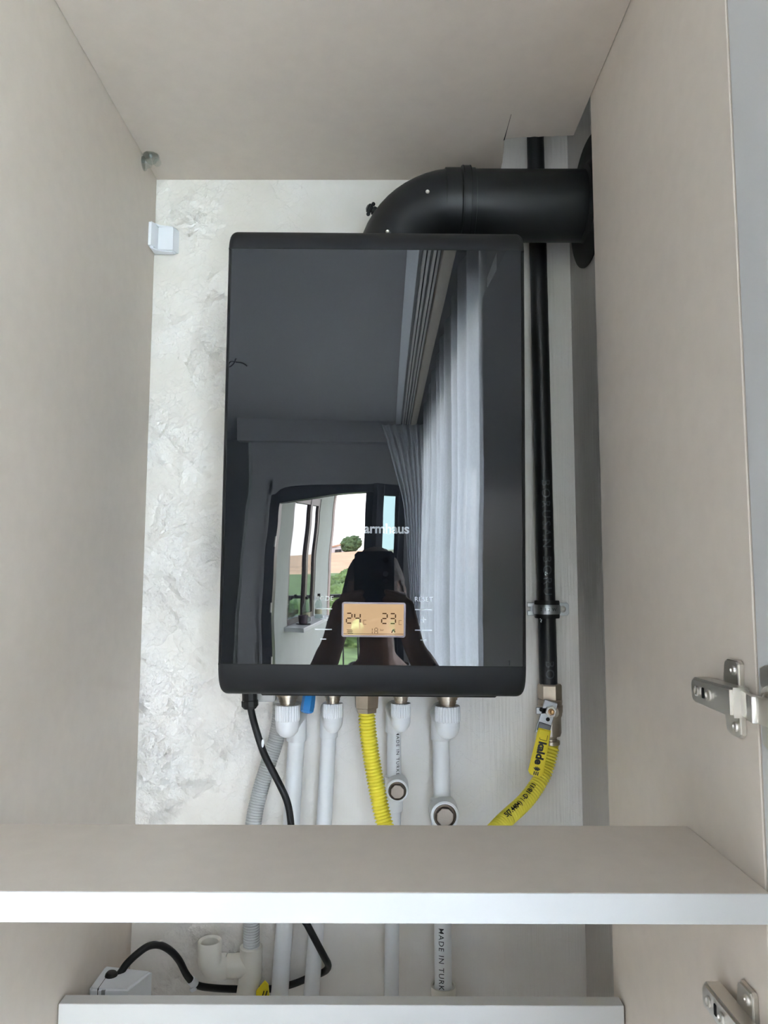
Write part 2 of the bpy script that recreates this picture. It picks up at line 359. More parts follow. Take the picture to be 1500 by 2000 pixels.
# door: full overlay, swung a little past square
H, E_ = Vector((.2838, .5618, 0)), Vector((.252, -.105, 0)); dv = (E_-H).normalized(); nv = Vector((-dv.y, dv.x, 0))
if nv.x < 0: nv = -nv
bm = NB(); c = (H+E_)/2 + nv*.009; obox(bm, (c.x, c.y, -.35), dv, nv, (0, 0, 1), (E_-H).length/2, .009, 1.05, .0012, 1)
obj('door', bm, door_mat, cab)
def hinge(zc):
    h0 = zc
    bm = NB()                                                  # wing plate on the side panel
    for s in (1, -1):
        bm2 = NB(); pts = [(XR, .580, h0+s*.006), (XR, .580, h0+s*.0275), (XR, .583, h0+s*.0300), (XR, .6005, h0+s*.0300), (XR, .6045, h0+s*.0265), (XR, .6045, h0+s*.010), (XR, .610, h0+s*.006)]
        extrude_poly(bm2, pts, (-.0052, 0, 0), .0012); merge(bm, bm2)
    o = obj('hinge', bm, steel, cab)
    bm = NB(); pts = [(XR-.003, 0.64, h0-.0065), (XR-.003, 0.636, h0-.0105), (XR-.003, 0.566, h0-.0115), (XR-.003, 0.566, h0+.0115), (XR-.003, 0.636, h0+.0105), (XR-.003, 0.64, h0+.0065)]
    extrude_poly(bm, pts, (-.0155, 0, 0), .002, 2); obj('hinge_arm', bm, steel, o)
    bm = NB(); x = XR-.0187
    lathe(bm, (x, 0.626, h0), (-1, 0, 0), [(0, .0042), (.0012, .0042), (.0016, .003), (.0008, .0016), (.0008, 0)], 16)
    lathe(bm, (x, 0.603, h0), (-1, 0, 0), [(0, .0047), (.0016, .0047), (.0021, .003), (.001, .0018), (.001, 0)], 16)
    for s in (1, -1):
        lathe(bm, (XR-.005, 0.588, h0+s*.022), (-1, 0, 0), [(0, .0042), (.0016, .0036), (.002, .002), (.001, .0012), (.001, 0)], 14)
    obj('screw', bm, steel, o)
    bm = NB(); box(bm, (x-.0006, 0.6125, h0-.0045), (x+.001, 0.6165, h0+.0045), .0006, 1); obj('slot', bm, seam_mat, o)
    bm = NB(); obox(bm, (XR-.012, 0.552, h0), (-.25, -1, 0), (1, -.25, 0), (0, 0, 1), .018, .0022, .0098, .0012, 2)   # bent link to the cup
    obox(bm, (XR-.0125, .534, h0), (.1, -1, 0), (1, .1, 0), (0, 0, 1), .014, .0025, .0098, .0012, 2); obj('hinge_link', bm, white_plastic if False else steel, o)
    bm = NB(); c = Vector((.2829, .5375, h0))
    lathe(bm, c, (-1, 0, 0), [(-.010, .0172), (0, .0172), (.003, .0168), (.004, .0155), (.004, .0125), (-.002, .0115), (-.002, 0)], 32)
    t = NB(); extrude_poly(t, [(c.x, .5535, h0+.028), (c.x, .5455, h0+.031), (c.x, .5295, h0+.031), (c.x, .5235, h0+.027), (c.x, .5235, h0-.027), (c.x, .5295, h0-.031), (c.x, .5455, h0-.031), (c.x, .5535, h0-.028)], (-.0022, 0, 0), .0008, 1); merge(bm, t)
    obj('hinge_cup', bm, steel, o)
hinge(-.0925); hinge(-.341)
# clear plastic corner connector and white hanger cover
p = Vector((-.372, 1.088, CT)); bm = NB()
lathe(bm, p, (0, 0, -1), [(0, .0125), (.0025, .0125), (.004, .010), (.010, .0075), (.013, .0045), (.0135, 0)], 20)
lathe(bm, p+Vector((.004, .002, 0)), (.5, -.2, -1), [(.006, .002), (.012, .0065), (.0165, .0055), (.018, 0)], 8)
lathe(bm, (XL, 1.09, CT-.012), (1, 0, 0), [(0, .011), (.0025, .011), (.004, .008), (.012, .006), (.014, 0)], 10)
sphere(bm, p+Vector((.001, -.008, -.004)), .0035); sphere(bm, p+Vector((-.011, -.006, -.012)), .0035)
o = obj('corner_connector', bm, clear, cab); o['label'] = 'clear plastic corner connector'
bm = NB(); pts = [(XL, YW-.0005), (XL, 1.1245), (XL+.0045, 1.1245), (XL+.0075, 1.131), (XL+.010, 1.1435), (XL+.0345, 1.1435), (XL+.0405, YW-.0005)]
extrude_poly(bm, [(x, y, .537) for x, y in pts], (0, 0, .0445), .0028, 3); o = obj('hanger_cover', bm, white_plastic, cab); o['label'] = 'white plastic hanger cover'

sh = thing('cabinet_shelf', 'beige board with white front edge crossing the cabinet below the boiler', 'shelf', (-.05, .62, -.249))
bm = NB(); box(bm, (XL+.0004, .5549, -.2489), (XR-.0006, .702, -.2274), .0006, 1)
obj('board', bm, laminate, sh)
obj('edge_band', box(NB(), (XL+.0004, .5540, -.2489), (XR-.0006, .5549, -.2274), .0003, 1), edge_white, sh)

# ------------------------------------------------------------------ boiler (built upright in its own axes, then leaned 1.2 degrees)
BW, BH, BD = .374, .586, .246
boil = thing('combi_boiler', 'black wall-hung combi boiler with glossy glass front and small orange display', 'boiler', (-.0162, .886, -.1415))
BX, BY, BZ = -.0162, .886, -.1415
def arc(cy, cz, ry, rz, a0, a1, n): return [(cy+math.cos(math.radians(a0+(a1-a0)*i/n))*ry, cz+math.sin(math.radians(a0+(a1-a0)*i/n))*rz) for i in range(n+1)]
def side_profile(d):
    return arc(.030, .040, .030-d, .040-d, 270, 180, 14) + arc(.024, BH-.030, .024-d, .030-d, 180, 90, 12) + [(BD-d, BH-d), (BD-d, d)]
bm = NB(); rs = .0095; cols = []
for k in range(7):
    a = math.pi/2*k/6; cols.append((-BW/2+rs*(1-math.sin(a)), rs*(1-math.cos(a))))
cols = [(x, d) for x, d in cols[::-1]]
cols = [(x, d) for x, d in cols] if cols[0][0] < cols[-1][0] else cols
cols = cols + [(-x, d) for x, d in cols[::-1]]; loops = []
for x, d in cols: loops.append([bm.verts.new((BX+x, BY+y, BZ+z)) for y, z in side_profile(d)])
for A, B in zip(loops, loops[1:]):
    for k in range(len(A)): bm.faces.new((A[k], A[(k+1) % len(A)], B[(k+1) % len(A)], B[k]))
bm.faces.new(loops[0]); bm.faces.new(loops[-1][::-1])
obj('casing', bm, black_shell, boil, ang=28)
GX0, GX1, GZ0, GZ1 = -BW/2+.006, BW/2-.006, .0405, BH-.0315   # glass front
def bow(x, z):
    """the glass is not quite flat: it rolls at the lower left and along the sides"""
    u = (x-(GX0+GX1)/2)/(GX1-GX0); v = (z-GZ0)/(GZ1-GZ0)
    G = ((.0, .0028), (.045, .0028), (.10, .0054), (.162, .0040), (.22, -.0002), (.257, -.0040), (.32, -.0030), (.42, -.0004), (.70, 0))
    for (a, p), (b, q) in zip(G, G[1:]):
        if a <= z <= b: t = (z-a)/(b-a); t = t*t*(3-2*t); gz = p+(q-p)*t; break
    else: gz = 0
    xx = x+.035; ph = xx*.32+.5*.68*(xx-math.sqrt(xx*xx+.0004))
    ex = -.00030*math.exp(-max(0, x-GX0)/.035)*math.exp(-((z-.03)/.07)**2)
    return .75*gz*ph+ex
bm = NB(); nx, nz = 60, 90; g = []
for j in range(nz+1):
    row = []
    for i in range(nx+1):
        x = GX0+(GX1-GX0)*i/nx; z = GZ0+(GZ1-GZ0)*j/nz
        row.append(bm.verts.new((BX+x, BY-.0016+bow(x, z), BZ+z)))
    g.append(row)
for j in range(nz):
    for i in range(nx): bm.faces.new((g[j][i], g[j][i+1], g[j+1][i+1], g[j+1][i]))
edge = [e for e in bm.edges if e.is_boundary]
r_ = bmesh.ops.extrude_edge_only(bm, edges=edge)
for v in [q for q in r_['geom'] if isinstance(q, bmesh.types.BMVert)]: v.co.y = BY+.004
obj('glass_front', bm, glass_black, boil, ang=40)
bm = NB()
box(bm, (BX-BW/2+.0018, BY-.0004, BZ+GZ1), (BX+BW/2-.0018, BY+.002, BZ+GZ1+.0016)); box(bm, (BX-BW/2+.0018, BY-.0004, BZ+GZ0-.0012), (BX+BW/2-.0018, BY+.002, BZ+GZ0))
box(bm, (BX+GX0-.0012, BY-.0004, BZ+GZ0), (BX+GX0, BY+.002, BZ+GZ1)); box(bm, (BX+GX1, BY-.0004, BZ+GZ0), (BX+GX1+.0012, BY+.002, BZ+GZ1))
obj('panel_gap', bm, seam_mat, boil)
YG = BY-.0016
def lt(x, z): return Vector((BX+x, YG+bow(x, z)-.00005, BZ+z))                 # a point on the glass, boiler-local x and height
FX, FZ, FN = (1, 0, 0), (0, 0, 1), (0, -1, 0)
obj('lettering', place(text_bm('warmhaus', .0166, .00042, .0001, .98), lt(.0102, .2043), FX, FZ, FN), print_white, boil)
LCD = (.0015, .0948)
bm = NB(); t = NB(); box(t, (BX+LCD[0]-.0385, YG-.0009, BZ+LCD[1]-.0208), (BX+LCD[0]+.0385, YG+.0005, BZ+LCD[1]+.0208), .0025, 3); merge(bm, t)
disp = obj('display', bm, bezel_mat, boil, label='orange lit display reading 24 and 23 degrees')
obj('screen', box(NB(), (BX+LCD[0]-.0362, YG-.0012, BZ+LCD[1]-.0187), (BX+LCD[0]+.0362, YG, BZ+LCD[1]+.0187)), lcd_mat, disp)
SEG = {'a': (0, 1, 1, 1), 'b': (1, .5, 1, 1), 'c': (1, 0, 1, .5), 'd': (0, 0, 1, 0), 'e': (0, 0, 0, .5), 'f': (0, .5, 0, 1), 'g': (0, .5, 1, .5)}
DIG = {'0': 'abcdef', '1': 'bc', '2': 'abged', '3': 'abgcd', '4': 'fgbc', '8': 'abcdefg'}
def digit(bm, ch, cx, cz, wd, hd, th):
    for s in DIG[ch]:
        x0, z0, x1, z1 = SEG[s]; g_ = th*.6
        a = (cx+(x0-.5)*wd, cz+(z0-.5)*hd); b = (cx+(x1-.5)*wd, cz+(z1-.5)*hd)
        if x0 == x1: q = (a[0]-th/2, a[1]+g_, b[0]+th/2, b[1]-g_)
        else: q = (a[0]+g_, a[1]-th/2, b[0]-g_, b[1]+th/2)
        P = lt(LCD[0], LCD[1]); box(bm, (P.x+q[0], YG-.00135, P.z+q[1]), (P.x+q[2], YG-.0011, P.z+q[3]))
bm = NB()
for ch, cx in (('2', -.0295), ('4', -.0195), ('2', .0130), ('3', .0230)):
    bm = NB(); digit(bm, ch, cx, .0015, .0066, .0118, .0014); obj('digit', bm, lcd_ink, disp)
bm = NB(); digit(bm, '1', .0005-.0040, -.0135, .0040, .0068, .0007); digit(bm, '8', .0032, -.0135, .0036, .0068, .0007)
box(bm, lt(LCD[0]+.00005, LCD[1]-.0169)+Vector((0, -.0003, 0)), lt(LCD[0]+.0007, LCD[1]-.0163))
for cx in (-.0128, .0298):
    for k in range(8):                                        # degree ring
        a = k*math.pi/4; q = lt(LCD[0]+cx-.0012+.0009*math.cos(a), LCD[1]-.0018+.0009*math.sin(a)); box(bm, q+Vector((-.00025, -.0003, -.00025)), q+Vector((.00025, .0001, .00025)))
    for s in 'afed':
        x0, z0, x1, z1 = SEG[s]; P = lt(LCD[0]+cx+.0022, LCD[1]-.0032); wd, hd, th = .0030, .0048, .0005
        box(bm, (P.x+(x0-.5)*wd-th/2, YG-.00135, P.z+(z0-.5)*hd-th/2), (P.x+(x1-.5)*wd+th/2, YG-.0011, P.z+(z1-.5)*hd+th/2))
merge(bm, place(text_bm('bar', .0036, 0, .0001), lt(LCD[0]+.0102, LCD[1]-.0122)+Vector((0, -.0012, 0)), FX, FZ, FN))
for k in range(4):                                            # radiator symbol
    P = lt(LCD[0]-.0290, LCD[1]-.0125-.0013*k); off = (0, .0008, 0, .0012)[k]; box(bm, P+Vector((-.0032+off, -.00135, -.0004)), P+Vector((.0032+off, -.001, .0004)))
obj('symbols', bm, lcd_ink2, disp)
bm = NB()                                                     # tap symbol
P = lt(LCD[0]+.0238, LCD[1]-.0132) + Vector((0, -.00125, 0))
extrude_poly(bm, [P+Vector((x*.001, 0, z*.001)) for x, z in ((-2.6, -2.4), (-1.2, -2.4), (-.2, -.2), (1.2, -.6), (1.2, -2.0), (2.3, -2.0), (2.3, .4), (1.0, .7), (.9, 1.3), (2.4, 1.6), (2.4, 2.3), (-.4, 1.9), (-1.4, 1.0))], (0, .0002, 0)); obj('tap_symbol', bm, lcd_ink, disp)
bm = NB(); P = lt(LCD[0], LCD[1]-.0170); box(bm, P+Vector((-.0362, -.00132, -.0003)), P+Vector((.0362, -.001, .0003))); obj('status_line', bm, lcd_ink2, disp)
def mark(name, text, cx):
    bm = NB()
    merge(bm, place(text_bm(text, .0078, .00004, .0001, 1.1), lt(cx, .1195), FX, FZ, FN))
    for dz in (.1073, .0826): 
        P = lt(cx, dz); box(bm, P+Vector((-.0103, -.0002, -.0007)), P+Vector((.0103, 0, .0007)))
    P = lt(cx, .0955); box(bm, P+Vector((-.0036, -.0002, -.0005)), P+Vector((.0036, 0, .0005))); box(bm, P+Vector((-.0005, -.00025, -.0036)), P+Vector((.0005, 0, .0036)))
    P = lt(cx, .0710); box(bm, P+Vector((-.0036, -.0002, -.0006)), P+Vector((.0036, 0, .0006)))
    obj('touch_marks', bm, print_white, boil)
mark('reset', 'RESET', .0617); mark('mode', 'MODE', -.0590)
bm = NB(); P = lt(BW/2-.022, .0445); box(bm, P+Vector((-.0008, -.0002, -.003)), P+Vector((.0008, 0, .003)), 0); obj('small_mark', bm, seam_mat, boil)
bm = NB(); box(bm, (BX-.142, BY+.05, BZ-.006), (BX+.158, BY+.235, BZ+.001), .002, 1); obj('base_plate', bm, black_rubber, boil)
bm = NB(); sphere(bm, (BX+.152, BY+.07, BZ-.0055), .004); obj('base_screw', bm, steel, boil); obj('base_screw', sphere(NB(), (BX-.118, BY+.07, BZ-.0055), .003), steel, boil)
boil.rotation_euler = (.021, .007, 0)

# ------------------------------------------------------------------ flue
flue = thing('flue_pipe', 'fat black flue elbow rising from boiler top and running to the side wall', 'flue', (-.0, 1.055, .43))
FYc, FZc, FR = 1.052, .5665, .0525
bm = NB(); xc = .008                                          # vertical leg axis
rbend = .098
path = [(xc, FYc, .4445), (xc, FYc, FZc-rbend)]
for k in range(1, 15):
    a = math.pi/2*k/14; path.append((xc+rbend-math.cos(a)*rbend, FYc, FZc-rbend+math.sin(a)*rbend))
path += [(.122, FYc, FZc)]
sweep(bm, path, FR, 48); obj('elbow', bm, black_flue, flue, ang=50)
bm = NB(); lathe(bm, (.088, FYc, FZc), (1, 0, 0), [(0, FR+.0004), (.0004, FR+.0012), (.023, FR+.0012), (.0245, FR+.0040), (.036, FR+.0040), (.0375, FR+.0012), (.044, FR+.001), (.0445, FR-.001)], 56); obj('collar', bm, black_flue, flue)
bm = NB(); lathe(bm, (.1135, FYc, FZc), (1, 0, 0), [(0, FR+.0005), (0, FR+.0044), (.0012, FR+.0044), (.0012, FR+.0005)], 56); lathe(bm, (.124, FYc, FZc), (1, 0, 0), [(0, FR+.0005), (0, FR+.0043), (.0012, FR+.0043), (.0012, FR+.0005)], 56); obj('gasket', bm, seam_mat, flue)
bm = NB(); lathe(bm, (.120, FYc, FZc), (1, 0, 0), [(0, FR-.0006), (XW-.122, FR-.0006)], 56); obj('duct', bm, black_flue, flue)
bm = NB(); lathe(bm, (XW-.0005, FYc-.012, FZc), (-1, 0, 0), [(0, .094), (.0025, .094), (.004, .091), (.005, .058), (.008, .0545), (.010, .0525)], 56); obj('wall_flange', bm, black_rubber, flue, ang=25)
bm = NB(); c = Vector((xc+rbend-math.cos(.62)*(rbend+FR), FYc-.004, FZc-rbend+math.sin(.62)*(rbend+FR))); d = Vector((-math.cos(.45), -.12, math.sin(.45)))
lathe(bm, c-d*.004, d, [(0, .0065), (.008, .0065), (.0085, .0045), (.010, .0045), (.0105, .0092), (.013, .0092), (.0135, .0070), (.016, .0068), (.0185, .003), (.0185, 0)], 20)
for s in (1, -1):
    q = c + d*.0075 + d.cross(Vector((0, 1, 0))).normalized()*(.0088*s); sphere(bm, q, .003)
obj('test_cap', bm, black_rubber, flue)
for (u, v) in ((835, 375), (757, 453)):
    q = at(u, v, FYc-FR+.001 if u > 800 else FYc-FR+.0015); bm = NB()
    lathe(bm, q, (0, -1, 0), [(-.006, .0052), (-.001, .0052), (-.001, .0030)], 18); o = obj('screw_socket', bm, seam_mat, flue)
    bm = NB(); lathe(bm, q+Vector((0, -.0008, 0)), (0, -1, 0), [(-.004, .0029), (.0006, .0029), (.0014, .0022), (.0008, .0010), (.0008, 0)], 14); obj('screw_head', bm, steel, o)

# ------------------------------------------------------------------ black gas pipe, clamp, valve, hose
GX, GY, GR = .2510, 1.1345, .0138
gp = thing('gas_pipe', 'black painted steel gas pipe running up the wall beside the boiler', 'pipe', (GX, GY, -.16))
bm = NB(); P = [(GX-.0045*max(0, (z+.15))/.85, GY, z) for z in [-.158+.96*k/60 for k in range(61)]]
sweep(bm, P, [GR+random.uniform(-.0002, .0002) for _ in P], 24); obj('tube', bm, pipe_black, gp)
obj('lettering', text_on_pipe('BORUSAN BORU', .019, (GX-.001, GY, .068), GR, -.05, .0001, 1, 1.35), grey_ink, gp)
obj('lettering', text_on_pipe('BO', .019, (GX, GY, -.135), GR, -.05, .0001, 1, 1.2), grey_ink, gp)
bm = NB()
for z0, z1, a0 in ((-.062, -.051, -.9), (.010, .014, -.2)):
    for k in range(5):
        z = z0+(z1-z0)*k/5; a = a0+random.uniform(-.12, .12); q = Vector((GX+math.sin(a)*(GR+.0001), GY-math.cos(a)*(GR+.0001), z)); sphere(bm, q, .0012, (1, .4, 1.3), 6, 4)
obj('paint_chips', bm, zinc, gp)['kind'] = 'stuff'
cl = thing('pipe_clamp', 'zinc pipe clamp with dark rubber liner screwed over the black gas pipe', 'clamp', (GX, GY, .007))
zc = at(1070, 1190, GY).z
bm = NB(); lathe(bm, (GX, GY, zc-.0135), (0, 0, 1), [(0, GR+.0002), (0, GR+.0048), (.002, GR+.0054), (.025, GR+.0054), (.027, GR+.0048), (.027, GR+.0002)], 32); obj('rubber_liner', bm, black_rubber, cl)
bm = NB(); lathe(bm, (GX, GY, zc-.0072), (0, 0, 1), [(0, GR+.003), (0, GR+.0058), (.002, GR+.0066), (.0125, GR+.0066), (.0145, GR+.0058), (.0145, GR+.003)], 32); obj('band', bm, zinc, cl)
bm = NB(); extrude_poly(bm, [(GX+.012, 1.152, zc-.0105), (GX+.036, 1.152, zc-.0105), (GX+.0385, 1.152, zc-.007), (GX+.0385, 1.152, zc+.006), (GX+.036, 1.152, zc+.0095), (GX+.012, 1.152, zc+.0095)], (0, .003, 0), .0005, 1)
obj('lug', bm, zinc, cl); bm = NB()
box(bm, (GX-.0275, 1.150, zc-.0105), (GX-.016, 1.153, zc-.003), .0008, 1); box(bm, (GX-.0275, 1.150, zc+.003), (GX-.016, 1.153, zc+.0095), .0008, 1); box(bm, (GX-.023, 1.150, zc-.004), (GX-.016, 1.153, zc+.004), .0008, 1)
obj('lug', bm, zinc, cl)
bm = NB(); lathe(bm, (GX+.0285, 1.152, zc-.0005), (0, -1, 0), [(0, .0052), (.0012, .0052), (.003, .0035), (.0035, .002), (.0022, .0012), (.0022, 0)], 18); obj('screw', bm, steel, cl)
obj('stamp', text_on_pipe('3/4 20 W', .0075, (GX, GY, zc), GR+.0058, 0, .0001, 1, 1.1), zinc, cl) if False else None
bm = text_bm('2 1.2 W', .0070, .0001, .0002, 1.1, .002)
for v in bm.verts:
    a = -.1+v.co.x/(GR+.0066); rr = GR+.0067+v.co.z; v.co = Vector((GX+math.sin(a)*rr, GY-math.cos(a)*rr, zc+v.co.y))
obj('stamp', bm, grey_ink, cl)

va = thing('gas_valve', 'nickel ball valve with yellow lever on the end of the black gas pipe', 'valve', (GX, GY, -.19))
zz = lambda v: at(1073, v, GY).z
VX, VY = .2525, 1.1335
bm = NB(); lathe(bm, (VX, VY, 0), (0, 0, 1), [(zz(1366), .0165), (zz(1364), .0182), (zz(1338), .0182), (zz(1335), .0165), (zz(1335), .0138)], 6, ref=(.3, -1, 0)); obj('hex_nut', bm, nickel, va, ang=20)
bm = NB(); lathe(bm, (VX, VY, 0), (0, 0, 1), [(zz(1437), .0100), (zz(1436), .0150), (zz(1430), .0165), (zz(1400), .0165), (zz(1397), .0178), (zz(1392), .0182), (zz(1389), .0190), (zz(1377), .0192), (zz(1375), .0180), (zz(1370), .0188), (zz(1366), .0185), (zz(1364), .0150)], 28); 
lathe(bm, (VX, VY-.010, zz(1386)), (0, -1, 0), [(0, .009), (.016, .008), (.018, .007), (.018, 0)], 18); obj('body', bm, nickel, va)
bm = NB(); lathe(bm, (VX, VY, 0), (0, 0, 1), [(zz(1455), .0100), (zz(1453), .0138), (zz(1446), .0138), (zz(1445), .0098), (zz(1443), .0100), (zz(1441), .0092), (zz(1439), .0100), (zz(1437), .0094)], 24); obj('nipple', bm, nickel, va)
LY = VY-.030
A, B = at(1076, 1372, LY), at(1058, 1432, LY); ax = (B-A).normalized(); sd = Vector((0, -1, 0)).cross(ax).normalized(); A2 = A+ax*.0
bm = NB(); obox(bm, (A+B)/2, sd, (0, 1, 0), ax, .0105, .0012, (B-A).length/2+.002, .001, 1)
obox(bm, at(1061, 1388, LY), (1, 0, 0), (0, 1, 0), (0, 0, 1), .011, .0012, .0052, .001, 1)
lev = obj('lever', bm, zinc, va)
pv = at(1075, 1389, LY)
bm = NB(); lathe(bm, pv, (0, -1, 0), [(0, .0088), (.005, .0088), (.006, .0075), (.006, .0058), (.004, .0055), (.004, .0045)], 6, ref=(1, 0, .2)); obj('lever_nut', bm, steel, lev, ang=20)
bm = NB(); lathe(bm, pv+Vector((0, -.003, 0)), (0, -1, 0), [(0, .0045), (.004, .0045), (.0048, .0030), (.004, .0012), (.004, 0)], 16); obj('valve_stem', bm, copper, lev)
bm = NB(); lathe(bm, at(1070, 1405, LY-.0013), (0, -1, 0), [(0, .0030), (.0002, .0030), (.0002, 0)], 14); lathe(bm, at(1057, 1386, LY-.0013), (0, -1, 0), [(0, .0030), (.0002, .0030), (.0002, 0)], 14); obj('lever_hole', bm, seam_mat, lev)
bm = NB(); C0, C1 = at(1064, 1414, LY-.001), at(1061, 1428, LY-.001); obox(bm, (C0+C1)/2, sd, (0, 1, 0), ax, .0096, .0021, .0062, .0008, 1); obj('lever_sleeve', bm, M('grey_sleeve', (.14, .15, .16), .4), va)
G0, G1 = at(1064, 1424, LY-.003), at(1045, 1515, LY-.004); gx = (G1-G0).normalized(); gs = Vector((0, -1, 0)).cross(gx).normalized(); gn = gs.cross(gx)
if gn.y > 0: gn = -gn
L_ = (G1-G0).length
bm = NB(); pts = [G0+gs*(-.0092), G0+gs*.0092, G0+gx*(L_*.93)+gs*.0112, G0+gx*L_+gs*.0075, G0+gx*L_-gs*.0075, G0+gx*(L_*.93)-gs*.0112]
extrude_poly(bm, [q+Vector((0, -.0025, 0)) for q in pts], (0, .006, 0), .0016, 3); grip = obj('lever_grip', bm, yellow_grip, va, label='yellow plastic lever grip with black print')
FYg = Vector((0, -.0002, 0)); gy = Vector((0, -1, 0)).cross(gx).normalized()
gq = lambda t: G0+gx*(L_*t)+Vector((0, -.0027, 0))
obj('lettering', place(text_bm('kalde', .0158, .0007, .0001, 1.0), gq(.51), gx, gy, (0, -1, 0)), ink, grip)
bm = NB(); q = gq(.17)                                        # bracket mark
for a, b in (((-.004, .0055), (.004, .0055)), ((.004, .0055), (.004, -.0045)), ((.004, -.0045), (.0015, -.0055))):
    p0, p1 = q+gx*a[0]+gy*a[1], q+gx*b[0]+gy*b[1]; sweep(bm, [p0, p1], .00035, 5)
q = gq(.89)                                                   # little tree emblem
for a in (-50, -25, 0, 25, 50):
    r = math.radians(a); d = -gx*math.cos(r)+gy*math.sin(r); c = q+d*.0035; obox(bm, c, d, gx*math.sin(r)+gy*math.cos(r), (0, -1, 0), .0026, .0008, .0002)
for s in (-.0028, 0, .0028): obox(bm, q+gx*.0035+gy*s, gx, gy, (0, -1, 0), .0025, .0008, .0002)
obj('emblem', bm, ink, grip)['kind'] = 'stuff'

ho = thing('gas_hose', 'yellow corrugated gas hose looping from the valve to the boiler underside', 'hose', (.10, 1.03, -.36))
HP = [at(716, 1384, 1.045), at(718, 1420, 1.045), at(724, 1470, 1.045), at(736, 1540, 1.042), at(750, 1605, 1.035), at(768, 1660, 1.02), at(815, 1705, 1.01), at(880, 1705, 1.01), at(935, 1655, 1.03), at(985, 1603, 1.07), at(1030, 1560, 1.10), at(1062, 1510, 1.12), at(1076, 1462, 1.13), Vector((VX, VY, zz(1457)))]
path = spline(HP, .00076)
rad = [.0110+.0014*math.sin(2*math.pi*k/6) for k in range(len(path))]
hose = obj('corrugated_tube', sweep(NB(), path, rad, 20), yellow, ho, ang=60)
T_, N_ = frames(path)
bm = text_bm('5(7.4404) 1-D 18/11', .0098, .0002, .0001, .95, .002)
ctr = min(range(len(path)), key=lambda i: (path[i]-at(1012, 1568, path[i].y)).length); step = .00076
for v in bm.verts:
    i = max(1, min(len(path)-2, int(ctr - v.co.x/step*-1*-1))); i = max(1, min(len(path)-2, int(ctr+v.co.x/step))); P0 = path[i]; tn = T_[i]
    side = Vector((0, -1, 0)).cross(tn); side.normalize(); fr = tn.cross(side); fr.normalize()
    if fr.y > 0: fr = -fr
    a = .72 + v.co.y/.0118; sgn = 1 if side.z > 0 else -1
    v.co = P0 + (fr*math.cos(a) + side*sgn*math.sin(a))*(.0124+v.co.z)
obj('lettering', bm, ink, ho)
bm = NB(); g0 = at(716, 1376, 1.045); lathe(bm, (g0.x, g0.y, 0), (0, 0, 1), [(at(716, 1392, 1.045).z, .0112), (at(716, 1391, 1.045).z, .0150), (at(716, 1383, 1.045).z, .0152), (at(716, 1381, 1.045).z, .0175), (at(716, 1362, 1.045).z, .0182), (at(716, 1355, 1.045).z, .0182)], 6, ref=(.12, -1, 0))
obj('hex_nut', bm, nickel, ho, ang=20, label='nickel hexagon nut')

